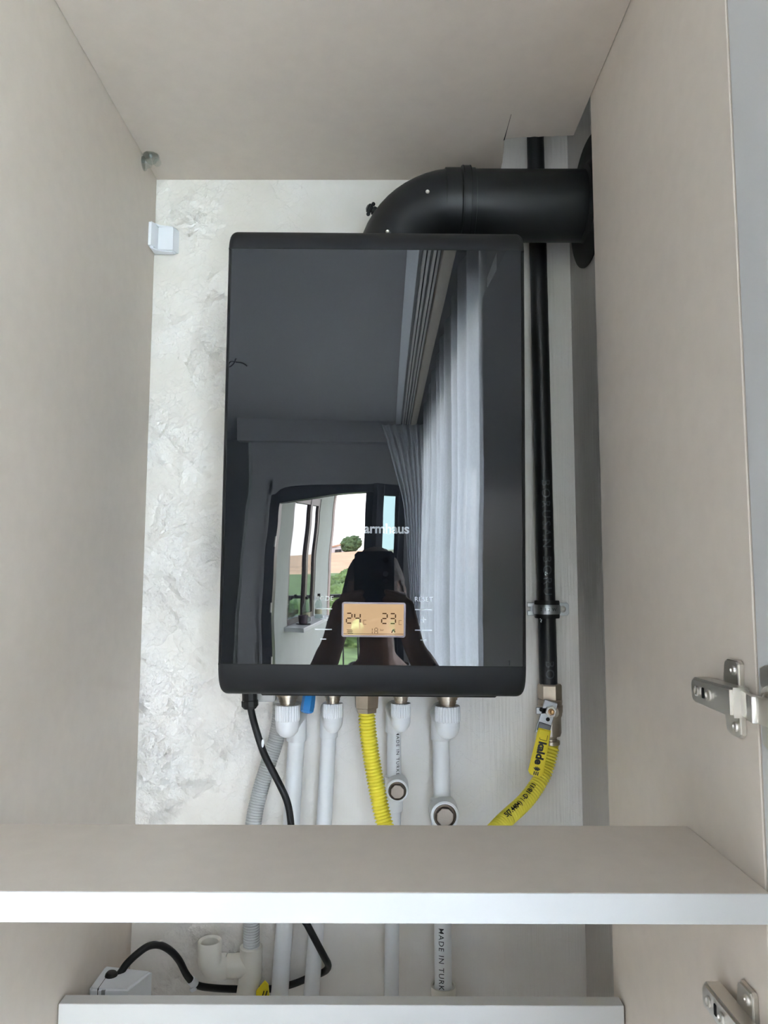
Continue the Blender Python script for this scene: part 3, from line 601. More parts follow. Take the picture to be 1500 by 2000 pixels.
# ------------------------------------------------------------------ white pipes under the boiler
def arcpath(p0, pc, p1, r, n=8):
    """p0 -> corner pc -> p1 with a rounded corner"""
    p0, pc, p1 = Vector(p0), Vector(pc), Vector(p1); a = (p0-pc).normalized(); b = (p1-pc).normalized()
    s, e = pc+a*r, pc+b*r; return [s.lerp(pc, t).lerp(pc.lerp(e, t), t) for t in [k/n for k in range(n+1)]]
def ppr_pipe(label, nx, sx, sw, ytop, ybot, px_, pxb, pw, bot2, plug=None, text=None, lowtext=None, socket_low=None):
    Ys, Yp = 1.05, 1.122
    c = at(sx, ytop, Ys); zt = c.z; zb = at(sx, ybot, Ys).z; r = px2m(sw, Ys)/2
    o = thing('water_pipe', label, 'pipe', (c.x, Ys, zb), 'white water pipes under the boiler')
    bm = NB(); zn = at(nx, 1352, Ys).z
    lathe(bm, (c.x, Ys, 0), (0, 0, 1), [(zt-.004, r*.62), (zt+.003, r*.62), (zt+.0035, r*.70), (zt+.008, r*.70), (zt+.0085, r*.80), (zt+.012, r*.80), (zt+.0122, r*.96), (zt+.0145, r*.96), (zt+.0147, r*.8), (zn+.004, r*.8)], 24); obj('nipple', bm, nickel, o, label='nickel threaded nipple')
    zr = zt-(zt-zb)*.46
    bm = NB(); rib = lambda i, k: (1.0 if k % 3 else .925) if 1 <= i <= 3 else 1
    lathe(bm, (c.x, Ys, 0), (0, 0, 1), [(zr-.001, r*.96), (zr, r*1.0), (zr+.001, r*1.01), (zt-.001, r*1.01), (zt, r*.97), (zt, r*.60)], 72, rib=rib); obj('collar', bm, ppr, o, ang=20)
    tp, tb = at(px_[0], px_[1], Yp), at(pxb[0], pxb[1], Yp)
    ze = zb + r*1.0; pe = Vector((tp.x, Yp, ze))
    bm = NB(); lathe(bm, (c.x, Ys, 0), (0, 0, 1), [(zb, 0), (zb+.0008, r*.30), (zb+.0035, r*.60), (zb+.009, r*.86), (ze, r*.965), (zr+.0006, r*.965)], 36)
    sweep(bm, [(c.x, Ys, ze), (c.x+(tp.x-c.x)*.5, (Ys+Yp)/2, ze+.004), pe+Vector((0, 0, .006))], [r*.9, r*.93, r*.93], 28); obj('elbow', bm, ppr, o, ang=40)
    r2 = px2m(pw, Yp)/2*1.18
    bm = NB(); zs = tp.z
    path = arcpath((c.x+(tp.x-c.x)*.35, Ys+.03, ze+.006), (tp.x, Yp, ze+.006), (tp.x, Yp, zs-.03), .020)
    sweep(bm, [Vector((c.x+(tp.x-c.x)*.45, Ys+.035, ze+.006))]+path+[Vector((tp.x, Yp, zs+.001)), Vector((tp.x, Yp, zs))], [r2]*(len(path)+2)+[r2*.95], 28); obj('elbow', bm, ppr, o, ang=40)
    rp_ = px2m(pw, Yp)/2; end = at(bot2[0], bot2[1], Yp)
    bm = NB(); sweep(bm, [Vector((tp.x, Yp, zs+.004)), tb, end], rp_, 28); obj('tube', bm, ppr, o)
    if plug:
        pu, pv_, pr, yc = plug; q = at(pu, pv_, 1.088); rr = px2m(pr, 1.09)
        bm = NB(); zc_ = at(pu, yc, Yp).z; cx = tb.x; lz = q.z-rr*1.25
        lathe(bm, (cx, Yp, 0), (0, 0, 1), [(lz-.022, rp_*1.02), (lz-.021, rp_*1.22), (lz, rp_*1.25), (zc_-.004, rp_*1.27), (zc_-.002, rp_*1.36), (zc_-.0003, rp_*1.36), (zc_, rp_*1.08)], 32)
        lathe(bm, (q.x, Yp, q.z), (0, -1, 0), [(0, rr*1.3), (.026, rr*1.27), (.033, rr*1.24), (.0345, rr*1.10), (.0345, rr*1.01), (.030, rr*1.0)], 36); obj('plug_tee', bm, ppr, o, ang=30)
        bm = NB(); y_ = Yp-.031; lathe(bm, (q.x, y_, q.z), (0, -1, 0), [(0, rr), (.0036, rr*.97), (.0042, rr*.86), (.0030, rr*.80)], 36)
        lathe(bm, (q.x, y_-.001, q.z), (0, -1, 0), [(0, rr*.80), (.0065, rr*.80), (.0072, rr*.74), (.0072, 0)], 8, ref=(1, 0, .38)); obj('hex_plug', bm, plug_mat, o, ang=22, label='dull metal octagonal plug')
        bm = NB(); lathe(bm, (q.x, y_+.0004, q.z), (0, -1, 0), [(0, rr*1.0), (.0034, rr*1.0), (.0034, rr*1.045), (0, rr*1.045)], 36); obj('seal_ring', bm, black_rubber, o)
    if text:
        tu, tv, sz = text; q = at(tu, tv, Yp); fr = (zs-q.z)/(zs-tb.z); ax = tp.lerp(tb, fr) if True else q
        obj('lettering', text_on_pipe('MADE IN TURKEY', sz, (tp.x+(tb.x-tp.x)*fr, Yp, q.z), rp_, .52, .00002, 1, 1.25), ink, o)
    if lowtext:
        tu, tv, sz, th = lowtext; q = at(tu, tv, Yp); fr = (zs-q.z)/(zs-end.z)
        obj('lettering', text_on_pipe('6   MADE IN TURKEY', sz, (at(866, tv, Yp).x, Yp, q.z), rp_, th, .00004, 1, 1.2), ink, o)
    if socket_low:
        su, sv, swd = socket_low; q = at(su, sv, Yp); rs = px2m(swd, Yp)/2
        bm = NB(); lathe(bm, (q.x, Yp, 0), (0, 0, 1), [(q.z-.08, rs*.95), (q.z-.015, rs*.95), (q.z-.010, rs), (q.z, rs), (q.z, rs*.86), (q.z-.003, rs*.84)], 32); obj('socket', bm, pvc, o)
    return o
ppr_pipe('leftmost white water pipe, beside the blue cap and grey hose', 562, 562, 47, 1376, 1441, (579, 1447), (569, 1608), 32, (545, 1960))
ppr_pipe('slim white water pipe between the blue cap and yellow hose', 650, 650, 39, 1373, 1432, (642, 1440), (633, 1608), 29, (607, 1960))
ppr_pipe('white water pipe with the smaller metal plug, right beside the yellow hose', 783, 783, 38, 1373, 1430, (769, 1430), (770, 1513), 27, (764, 1960), plug=(776, 1545, 17, 1516), text=(769, 1472, .0072))
ppr_pipe('rightmost white water pipe with the larger metal plug', 874, 874, 48, 1378, 1443, (861, 1445), (863, 1558), 32, (866, 1960), plug=(869, 1594, 21.5, 1560), lowtext=(866, 1862, .0108, -.35), socket_low=(866, 1924, 46))

# filling valve with blue cap, grey stub, cable gland
fv = thing('filling_valve', 'small filling valve with bright blue hexagonal cap under the boiler', 'valve', tuple(at(601, 1374, 1.03)))
bm = NB(); q = at(603, 1366, 1.03); lathe(bm, q, (-.12, -.35, -1), [(-.012, .0080), (.0, .0092), (.010, .0096), (.0165, .0090), (.0185, .0065), (.0185, .0040), (.0160, .0038), (.016, 0)], 6, ref=(1, 0, 0)); obj('cap', bm, blue_cap, fv, ang=25)
bm = NB(); q2 = at(589, 1358, 1.045); lathe(bm, q2+Vector((.008, 0, -.010)), (0, 0, 1), [(0, .007)]+[(.002*k, .0075 if k % 2 else .0068) for k in range(1, 12)], 18); obj('thread', bm, nickel, fv)
bm = NB(); q = at(517, 1362, 1.06); bmx = box(bm, q+Vector((-.012, -.006, -.006)), q+Vector((.016, .012, .014)), .004, 3); obj('relief_spout', bm, M('grey_translucent', (.45, .45, .44), .25), fv) if False else obj('spout', bm, M('grey_plastic', (.45, .45, .44), .25), fv)

# grey condensate hose and PVC tee
gh = thing('condensate_hose', 'grey ribbed condensate hose dropping from behind the leftmost white pipe', 'hose', tuple(at(500, 1600, 1.11)))
HP = [at(548, 1352, 1.128), at(547, 1400, 1.13), at(539, 1445, 1.13), at(523, 1495, 1.125), at(508, 1545, 1.12), at(496, 1600, 1.113), at(489, 1680, 1.11), at(489, 1760, 1.11), at(491, 1800, 1.11), at(491, 1862, 1.11)]
path = spline(HP, .00062); rad = [.0120 if k % 6 < 4 else .0109 for k in range(len(path))]
obj('ribbed_tube', sweep(NB(), path, rad, 20), greyhose, gh, ang=30)
tee = thing('drain_tee', 'cream plastic drain tee with open elbow holding the grey ribbed hose', 'drain fitting', tuple(at(485, 1940, 1.11)))
TY = 1.11; tx = at(490, 1880, TY).x; zt, zb = at(490, 1847, TY).z, at(483, 1943, TY).z; zbr = at(470, 1884, TY).z
bm = NB(); sweep(bm, [(tx, TY, zt), (tx, TY, zt-.001), (tx, TY, zbr-.018), (tx-.002, TY, zbr-.022), (tx-.005, TY, zb), (tx-.006, TY, zb-.05)], [.0150, .0163, .0163, .0155, .0153, .0153], 32)
ex = at(443, 1884, TY).x; sweep(bm, [(tx, TY, zbr), (ex+.001, TY, zbr-.002), (ex, TY, zbr-.002)], [.0160, .0162, .0155], 28); obj('tee', bm, pvc, tee, ang=40)
bm = NB(); ax_ = at(413, 1860, TY).x; ztop = at(412, 1836, TY-.012).z
path = [Vector((ex-.0004, TY, zbr-.002)), Vector((ex-.006, TY, zbr-.002))]+arcpath((ex, TY, zbr-.002), (ax_, TY-.010, zbr-.002), (ax_, TY-.012, ztop), .019)+[Vector((ax_, TY-.012, ztop-.001)), Vector((ax_, TY-.012, ztop))]
sweep(bm, path, [.0165, .0168]+[.0168]*(len(path)-3)+[.0160], 32, cap=False)
Pn = path[::-1]; sweep(bm, [Pn[0]-Vector((0, 0, .0002)), Pn[1]-Vector((0, 0, .002)), Pn[2], Pn[3], Pn[4], Pn[5], Pn[6], Pn[7]], [.0160, .0122, .0120, .0120, .0118, .0116, .0114, .0112], 32, cap=False)
obj('open_elbow', bm, pvc, tee, ang=40)
bm = NB(); lathe(bm, (tx-.006, TY, zb-.03), (0, 0, 1), [(-.03, .0175), (.024, .0180), (.026, .0165), (.026, .0150)], 32); obj('lower_socket', bm, pvc, tee)

# black power cable, tie, yellow tag, white box
ca = thing('power_cable', 'black power cable running from the boiler underside down to the white box', 'cable', tuple(at(488, 1380, 1.04)))
HP = [at(488, 1372, 1.04), at(491, 1390, 1.04), at(500, 1425, 1.04), at(517, 1475, 1.04), at(545, 1530, 1.045), at(562, 1570, 1.05), at(569, 1620, 1.06), at(572, 1700, 1.075), at(585, 1780, 1.085), at(600, 1806, 1.085), at(618, 1840, 1.085), at(634, 1870, 1.095), at(641, 1884, 1.115), at(638, 1894, 1.135), at(627, 1901, 1.147), at(607, 1908, 1.149), at(575, 1921, 1.148), at(540, 1930, 1.149), at(500, 1933, 1.147), at(465, 1932, 1.145), at(420, 1930, 1.13), at(385, 1924, 1.11), at(366, 1906, 1.10), at(350, 1876, 1.09), at(333, 1857, 1.08), at(312, 1846, 1.07), at(290, 1848, 1.06), at(268, 1863, 1.05), at(248, 1882, 1.04), at(236, 1899, 1.035), at(227, 1909, 1.03)]
obj('cord', sweep(NB(), spline(HP, .004), .0049, 14), black_rubber, ca)
bm = NB(); q = at(488, 1370, 1.04); lathe(bm, q, (0.05, 0, -1), [(-.012, .0105), (-.002, .0105), (-.001, .0118), (.006, .0118), (.010, .0085), (.0105, .005)], 10); obj('cable_gland', bm, black_rubber, ca, ang=20)
bm = NB(); a, b = at(381, 1923, 1.108), at(367, 1908, 1.10); d = (b-a).normalized(); lathe(bm, a, d, [(0, .005), (.0005, .0064), (.011, .0062), (.0115, .005)], 16)
obox(bm, a+d*.003+Vector((0, -.004, -.006)), d, Vector((0, 1, 0)), d.cross(Vector((0, 1, 0))), .004, .002, .004, .0008, 1); obj('cable_tape', bm, white_plastic, ca, label='white tape wrapped round the cable')
bm = NB(); q = at(268-0, 1905, 1.02); a = at(513, 1452, 1.034); sphere(bm, a, .0036, (.55, .4, 1.6), 8, 6); obj('paint_fleck', bm, ppr, ca)

yt = thing('yellow_tag', 'small folded yellow plastic tag beside the cream drain tee', 'tag', tuple(at(513, 1945, 1.10)))
bm = NB(); P4 = [at(517, 1916, 1.100), at(524, 1924, 1.097), at(527, 1960, 1.097), at(499, 1960, 1.094), at(500, 1936, 1.094)]
extrude_poly(bm, P4, (0, .004, 0), .001, 1); obj('plate', bm, yellow_grip, yt)
bm = NB()
for u in (514, 520): q = at(u, 1941, 1.0925); obox(bm, q, (1, 0, -.3), (0, 1, 0), (.3, 0, 1), .0008, .0004, .004)
obj('print', bm, ink, yt)

bx = thing('wall_box', 'white plastic connection box on the cabinet side panel with black cable entering', 'box', (XL+.03, 1.02, -.58))
zT = -.5285
bm = NB(); A = [(XL+.0003, .992), (-.350, 1.008), (-.3215, 1.056), (-.332, 1.064), (XL+.0003, 1.050)]
A = [(XL+.0003, .999), (XL+.004, .994), (-.333, .994), (-.3165, 1.039), (XL+.004, 1.0515), (XL+.0003, 1.050)]
extrude_poly(bm, [(x, y, zT) for x, y in A], (0, 0, -.075), .0025, 3); obj('housing', bm, white_plastic, bx)
bm = NB(); box(bm, (XL+.0125, .9935, zT-.075), (XL+.0132, 1.0, zT+.0002)); box(bm, (XL+.0125, .9937, zT-.0002), (XL+.0132, 1.03, zT+.00015)); obj('seam', bm, seam_mat, bx)
bm = NB(); box(bm, (XL+.0175, .9936, zT-.008), (XL+.0225, .996, zT-.002)); obj('latch_slot', bm, M('slot_grey', (.25, .26, .26), .5), bx)
bm = NB(); q = at(217, 1909, 1.026); lathe(bm, (q.x, q.y, zT-.002), (.15, 0, 1), [(0, .0085), (.004, .0080), (.0065, .0062), (.007, .004)], 18); obj('cable_grommet', bm, black_rubber, bx)

# ------------------------------------------------------------------ the room behind the camera
# window in the right wall
wi = bpy.data.objects.new('window_1', None); COL.objects.link(wi); wi.location = (XW+.12, (Y0+Y1)/2, ZA+Z0); wi['kind'] = 'structure'
bm = NB(); X0_, X1_ = XW+.09, XW+.15
box(bm, (X0_, Y0, ZA), (X1_, Y1, ZA+.06)); box(bm, (X0_, Y0, ZB-.06), (X1_, Y1, ZB)); obj('window_frame', bm, dark_frame, wi)
n = 3
for k in range(n+1):
    y = Y0+(Y1-Y0)*k/n; y = min(max(y, Y0+.035), Y1-.035); obj('mullion', box(NB(), (X0_-.002, y-.035, ZA+.06), (X1_+.002, y+.035, ZB-.06), .003, 1), dark_frame, wi)
for k in range(n): obj('pane', box(NB(), (XW+.117, Y0+(Y1-Y0)*k/n+.03, ZA+.055), (XW+.123, Y0+(Y1-Y0)*(k+1)/n-.03, ZB-.055)), pane, wi)
obj('window_sill', box(NB(), (XW-.002, Y0-.03, ZA-.03), (XW+.09, Y1+.03, ZA), .004, 2), sill_white, wi)
# curtain rails, valance
def rail(x, lab):
    t = thing('curtain_rail', lab, 'curtain rail', (x, -2, CEIL-.01)); bm = NB()
    box(bm, (x-.012, YD+.02, CEIL-.010), (x+.012, .1, CEIL+.012), .003, 2); obj('profile', bm, rail_alu, t); bm = NB(); box(bm, (x-.0025, YD+.02, CEIL-.0106), (x+.0025, .1, CEIL-.004)); obj('groove', bm, seam_mat, t)
rail(.138, 'white curtain rail nearer the room on the ceiling beside the window'); rail(.172, 'white curtain rail nearer the window on the ceiling beside the first rail')
va_ = thing('valance', 'plain beige valance board along the top of the white curtains', 'valance', (.21, -2, CEIL-.03)); bm = NB()
box(bm, (.189, YD+.02, CEIL-.028), (.232, .1, CEIL+.012), .003, 2); obj('board', bm, valance_mat, va_)
def curtain(label, y0, y1, xf, ztop, zbot, nfold, amp, seed, lean=None):
    rnd = random.Random(seed); c = thing('curtain', label, 'curtain', (xf, (y0+y1)/2, zbot), 'white voile curtains'); bm = NB(); rows = []; n = nfold*10; ph = [rnd.uniform(-.8, .8) for _ in range(nfold+2)]
    for j in range(25):
        v = j/24; row = []
        for i in range(n+1):
            u = i/n; f = u*nfold; pk = ph[int(f)]*(1-(f % 1))+ph[min(int(f)+1, nfold+1)]*(f % 1)
            a = amp*(.45+.55*v)*(math.sin(2*math.pi*f+pk*(1+v))+.3*math.sin(2*math.pi*f*.37+seed))
            y = y0+(y1-y0)*u; x = xf+a
            if lean: x, y = lean(x, y, u, v)
            row.append(bm.verts.new((x, y, ztop+(zbot-ztop)*v)))
        rows.append(row)
    for j in range(24):
        for i in range(n): bm.faces.new((rows[j][i], rows[j][i+1], rows[j+1][i+1], rows[j+1][i]))
    obj('fabric', bm, voile, c, ang=180)
curtain('long white voile curtain hanging in deep folds along the side window', -3.42, -.12, .268, CEIL-.004, -Z0+.02, 11, .023, 3)
def swoop(x, y, u, v):
    k = min(1, v/.26)**.8; x0 = -.05+.19*k+.05*min(1, max(0, v-.26)/.2); x1 = .275
    return (x0+(x1-x0)*u, -3.60+.02*math.sin(u*40)+.03*u)
curtain('white voile curtain gathered aside in the corner by the balcony door', -3.7, -3.5, .2, .97, -Z0+.02, 7, .02, 5, swoop)
wl = thing('ceiling_wire', 'short black wire loop hanging from the dark ceiling, mirrored at left glass edge', 'wire', (-.80, -2.05, CEIL))
c = Vector((-.80, -2.05, CEIL)); obj('wire', sweep(NB(), spline([c+Vector(q) for q in ((0, 0, .004), (-.012, .0, -.03), (-.03, .02, -.06), (-.045, .0, -.045), (-.03, -.02, -.015), (.0, -.02, -.02), (.035, .0, -.03), (.06, .01, -.05))], 60), .004, 8), ink, wl)
# balcony door
do = bpy.data.objects.new('door_1', None); COL.objects.link(do); do.location = ((DX0+DX1)/2, YD, 0); do['kind'] = 'structure'
bm = NB()
box(bm, (DX0, YD-.14, -Z0), (DX0+.075, YD+.015, DZ)); box(bm, (DX1-.03, YD-.14, -Z0), (DX1, YD+.015, DZ)); box(bm, (DX0, YD-.14, DZ-.065), (DX1, YD+.015, DZ)); box(bm, (-.165, YD-.12, -Z0), (-.088, YD, DZ)); obj('door_frame', bm, dark_frame, do)
bm = NB(); box(bm, (DX0-.02, YD, -Z0), (DX0, YD+.02, DZ+.02)); box(bm, (DX0-.02, YD, DZ), (DX1+.02, YD+.02, DZ+.02)); obj('architrave', bm, room_white, do)
for z in (.12, -.45, -.9): obj('door_hinge', lathe(NB(), (DX0+.07, YD+.02, z), (0, 0, 1), [(0, .009), (.09, .009)], 12), steel, do)
def leaf(hx, hy, ex, ey, name='door_leaf'):
    h = Vector((hx, hy, 0)); e_ = Vector((ex, ey, 0)); d = (e_-h); Ln = d.length; d.normalize(); nrm = Vector((-d.y, d.x, 0)); zb, zt = -Z0+.02, DZ-.02
    def bar(s0, s1, z0, z1, bm, hw=.03): obox(bm, h+d*((s0+s1)/2)+Vector((0, 0, (z0+z1)/2)), d, nrm, (0, 0, 1), (s1-s0)/2, min(hw, .02), (z1-z0)/2, .002, 1)
    bm = NB(); bar(0, .085, zb, zt, bm); bar(Ln-.085, Ln, zb, zt, bm); bar(.085, Ln-.085, zt-.10, zt, bm); bar(.085, Ln-.085, zb, zb+.10, bm); bar(.085, Ln-.085, -.95, -.87, bm); o = obj(name, bm, dark_frame, do)
    bm = NB(); bar(.08, Ln-.08, zb+.09, zt-.09, bm, .003); obj('pane', bm, pane_tint, o)
    bm = NB(); q = h+d*(Ln-.045)+nrm*.045; obox(bm, q+Vector((0, 0, -.6)), d, nrm, (0, 0, 1), .012, .008, .07, .003); obj('door_handle', bm, steel, o)
leaf(.135, YD+.03, -.085, YD+.33)
leaf(DX0+.05, YD-.16, DX0+.02, YD-.66)
struct('baseboard_rear', box(NB(), (-1.1, YD, -Z0), (DX0-.02, YD+.012, -Z0+.08)), room_white)

# ------------------------------------------------------------------ outside: balcony, neighbouring wall, landscape
struct('balcony_floor', box(NB(), (-1.1, -7.2, -Z0-.12), (3.0, YD-.2, -Z0-.02)), floor_mat)
A_, B_ = Vector((-.86, -4.2, 0)), Vector((-.63, -6.75, 0)); wd = (B_-A_).normalized(); wn = Vector((-wd.y, wd.x, 0)); WL = (B_-A_).length
if wn.x < 0: wn = -wn
def wbox(bm, s0, s1, z0, z1, d0, d1, bev=0): obox(bm, A_+wd*((s0+s1)/2)+wn*((d0+d1)/2)+Vector((0, 0, (z0+z1)/2)), wd, wn, (0, 0, 1), (s1-s0)/2, abs(d1-d0)/2, (z1-z0)/2, bev, 1); return bm
w0, w1, wz0, wz1 = .45, 1.75, -.66, .62
bm = NB(); wbox(bm, -.2, w0, -Z0, 1.3, -.25, 0); wbox(bm, w1, WL, -Z0, 1.3, -.25, 0); wbox(bm, w0, w1, -Z0, wz0, -.25, 0); wbox(bm, w0, w1, wz1, 1.3, -.25, 0); struct('wall_exterior', bm, render_green)
bm = NB(); wbox(bm, WL, WL+.12, -Z0, 1.3, -.25, .01); struct('trim_corner', bm, render_pink)
ew = bpy.data.objects.new('window_2', None); COL.objects.link(ew); q = A_+wd*((w0+w1)/2); ew.location = (q.x, q.y, wz0+Z0); ew['kind'] = 'structure'
bm = NB(); wbox(bm, w0, w0+.06, wz0, wz1, -.09, -.005); wbox(bm, w1-.08, w1, wz0, wz1, -.09, -.005); wbox(bm, w0, w1, wz1-.08, wz1, -.09, -.005); wbox(bm, w0, w1, wz0, wz0+.06, -.09, -.005); wbox(bm, 1.22, 1.32, wz0, wz1, -.09, .0); obj('window_frame', bm, brown_frame, ew)
mirror_glass = M('reflective_glazing', (.35, .40, .42), 0.02, metal=1)
obj('pane', wbox(NB(), w0+.06, 1.22, wz0+.06, wz1-.08, -.03, -.02), mirror_glass, ew); obj('pane', wbox(NB(), 1.32, w1-.08, wz0+.06, wz1-.08, -.03, -.02), mirror_glass, ew)
obj('window_sill', wbox(NB(), w0-.12, w1+.12, wz0-.04, wz0, -.06, .17, .004), sill_white, ew)
def wp(s, d): q = A_+wd*s+wn*d; return q
for k, (s, d, lab) in enumerate(((1.05, .055, 'clear glass bottle standing on the outer sill nearer the brown window'), (1.45, .10, 'clear glass bottle standing at the far end of the outer sill'))):
    q = wp(s, d); b = thing('bottle', lab, 'bottle', (q.x, q.y, wz0), 'bottles on the outer sill'); c = (q.x, q.y, wz0)
    bm = NB(); lathe(bm, c, (0, 0, 1), [(0, .032), (.003, .036), (.15, .036), (.185, .028), (.21, .014), (.235, .013)], 20); obj('glass_body', bm, pane_mat((.75, .82, .80), 'bottle_glass'), b)
    bm = NB(); lathe(bm, c, (0, 0, 1), [(.235, .0145), (.262, .0145), (.264, .012)], 16); obj('cap', bm, ink, b); bm = NB(); lathe(bm, c, (0, 0, 1), [(.05, .0366), (.10, .0366)], 20); obj('label', bm, M('bottle_label', (.55, .55, .35), .6), b)
q = wp(.72, .09); mg = thing('mug', 'dark patterned mug on a saucer near end of the outer sill', 'mug', (q.x, q.y, wz0)); c = (q.x, q.y, wz0)
bm = NB(); lathe(bm, c, (0, 0, 1), [(0, .03), (.002, .062), (.008, .070), (.006, .060), (.006, 0)], 24); obj('saucer', bm, ink, mg)
bm = NB(); lathe(bm, c, (0, 0, 1), [(.008, .036), (.02, .040), (.10, .046), (.10, .043), (.02, .036), (.018, 0)], 24); obj('cup', bm, M('mug_glaze', (.10, .07, .09), .2, var=.8, scale=400), mg)
bm = NB(); sweep(bm, [(c[0]+.04, c[1], c[2]+.03), (c[0]+.068, c[1], c[2]+.04), (c[0]+.07, c[1], c[2]+.075), (c[0]+.043, c[1], c[2]+.085)], .006, 8); obj('handle', bm, sill_white, mg)
ra = thing('balcony_railing', 'dark metal balcony railing in front of the green slope', 'railing', (.5, -7.0, -Z0))
obj('handrail', box(NB(), (-.95, -7.03, -.53), (2.9, -6.97, -.49), .008, 2), dark_frame, ra)
obj('bottom_rail', box(NB(), (-.95, -7.015, -1.5), (2.9, -6.985, -1.47)), dark_frame, ra)
bar_me = None
for k in range(22):
    x = -.82+.17*k
    if bar_me is None:
        o = obj('baluster', lathe(NB(), (x, -7.0, 0), (0, 0, 1), [(-1.5, .009), (-.56, .009), (-.53, .016)], 8), dark_frame, ra); first = o; fx = x
    else:
        o = first.copy(); COL.objects.link(o); o.location = (x-fx, 0, 0)
    bar_me = True
struct('sky_shade_slab', box(NB(), (-1.1, -6.9, 1.02), (3.0, YD-.2, 1.2)), ceil_mat)  # unseen slab, added to cut the high sky light through the door
# landscape
bm = NB(); rows = []
for j in range(61):
    D = 9+ (j/60)**2.2*420
    row = []
    for i in range(49):
        X = (i/48-.5)*(60+D*1.6); zb_ = -3.1 + .012*max(0, D-35)*(1 if D < 260 else 1) - max(0, D-250)*.012
        zb_ += .0009*D*4*noise.noise(Vector((X*.012, D*.012, 1))) + .25*noise.noise(Vector((X*.12, D*.12, 4)))
        if X > -6 and D > 120: zb_ -= .010*(X+6)*min(1, (D-120)/100)
        row.append(bm.verts.new((X, -D, zb_)))
    rows.append(row)
for j in range(60):
    for i in range(48):
        f = bm.faces.new((rows[j][i], rows[j][i+1], rows[j+1][i+1], rows[j+1][i])); f.material_index = 0 if j < 27 else 1
obj('hillside', bm, [grass_mat, straw_mat], None, kind='structure', ang=180)
bm = NB(); box(bm, (-90, -9.0, -3.7), (90, 60, -3.25)); struct('ground', bm, M('grey_paving', (.34, .345, .35), .9, var=.1, scale=40))
def blob(name, label, cat, x, y, z, r, mat, group, sq=.8, seed=0, trunk=0, cache={}):
    b = thing(name, label, cat, (x, y, z), group); bm = NB(); bmesh.ops.create_icosphere(bm, subdivisions=5, radius=r)
    for v in bm.verts:
        d = v.co.normalized(); v.co = d*r*(1+.32*noise.noise(d*2.2+Vector((seed*7.1, 0, 0)))+.16*noise.noise(d*7+Vector((seed, 3, 0)))+.12*noise.noise(d*14)+.08*noise.noise(d*31)); v.co.z *= sq
    bm.transform(Matrix.Translation((x, y, z+trunk+r*sq*.7))); obj('foliage', bm, mat, b, ang=180)
    bm = NB(); sweep(bm, [(x, y, z-.3), (x+.05*r, y, z+trunk*.5), (x, y, z+trunk+r*.6)], [r*.09, r*.07, r*.03], 8); obj('trunk', bm, bark, b)
spots = [(-4.4, -22, .95), (-1.3, -22.5, 1.0), (1.9, -22, .95), (5.2, -23, 1.1), (-3.0, -27, 1.1), (.4, -28, 1.1), (4.0, -29, 1.2), (-4.9, -33, 1.2), (-1.6, -34, 1.2), (2.2, -35, 1.2), (-3.6, -41, 1.3), (.6, -42, 1.3), (-2.2, -49, 1.4)]
for k, (x, y, r) in enumerate(spots):
    blob('bush', 'low green bush on the slope beyond the balcony railing', 'bush', x, y, -3.15, r, grass_mat, 'bushes on the slope', .75, k)
blob('tree', 'round dark tree beside the pale house on the ridge', 'tree', -11.0, -240, -1.2, 3.0, leaf_mat, None, .95, 31, 1.2)
blob('tree', 'dark tree seen through the tinted balcony door glass', 'tree', 3.2, -60, -3.0, 1.9, leaf_mat, None, 1.1, 33, 1.0)
hs = thing('house', 'pale house with low tiled roof on the ridge beyond the dry field', 'house', (-16.6, -250, -1.5))
obj('wall', box(NB(), (-20.5, -255, -2.5), (-13.6, -249, 1.6)), house_wall, hs)
bm = NB(); extrude_poly(bm, [(-20.9, -248.7, 1.2), (-13.3, -248.7, 2.0), (-13.3, -248.7, 2.7), (-20.9, -248.7, 1.7)], (0, -7, 0)); obj('roof', bm, roof_mat, hs)
for x in (-19, -16, -14.9): obj('window', box(NB(), (x-.5, -249.0, -.6), (x+.5, -248.9, .6)), ink, hs)

# ------------------------------------------------------------------ the photographer and the phone
ph = thing('phone', 'dark glossy phone held up in both hands in the mirrored reflection', 'phone', (-.027, -.008, -.125))
bm = NB(); t = NB(); extrude_poly(t, [(x, -.0035, z) for x, z in ((-.073, -.118), (-.066, -.125), (.0155, -.125), (.0225, -.118), (.0225, .026), (.0155, .033), (-.066, .033), (-.073, .026))], (0, -.0085, 0), .0018, 2); merge(bm, t); obj('case', bm, phone_mat, ph)
obj('rim', box(NB(), (.0226, -.0085, -.112), (.0233, -.0055, .020)), phone_edge, ph)
obj('screen', box(NB(), (-.069, -.0122, -.120), (.0185, -.0124, .028)), glass_black, ph)
bm = NB(); extrude_poly(bm, [(x, -.0035, z) for x, z in ((-.0085, -.052), (-.004, -.0565), (.0085, -.0565), (.013, -.052), (.013, .017), (.0085, .0215), (-.004, .0215), (-.0085, .017))], (0, .0015, 0), .0006, 2); isl = obj('camera_island', bm, ink, ph)
for z in (.012, -.021, -.040): obj('lens', lathe(NB(), (.002, -.0024, z), (0, 1, 0), [(0, .0068), (.0012, .0068), (.0012, .0055), (.0008, .005), (.0008, 0)], 20), glass_black, isl)

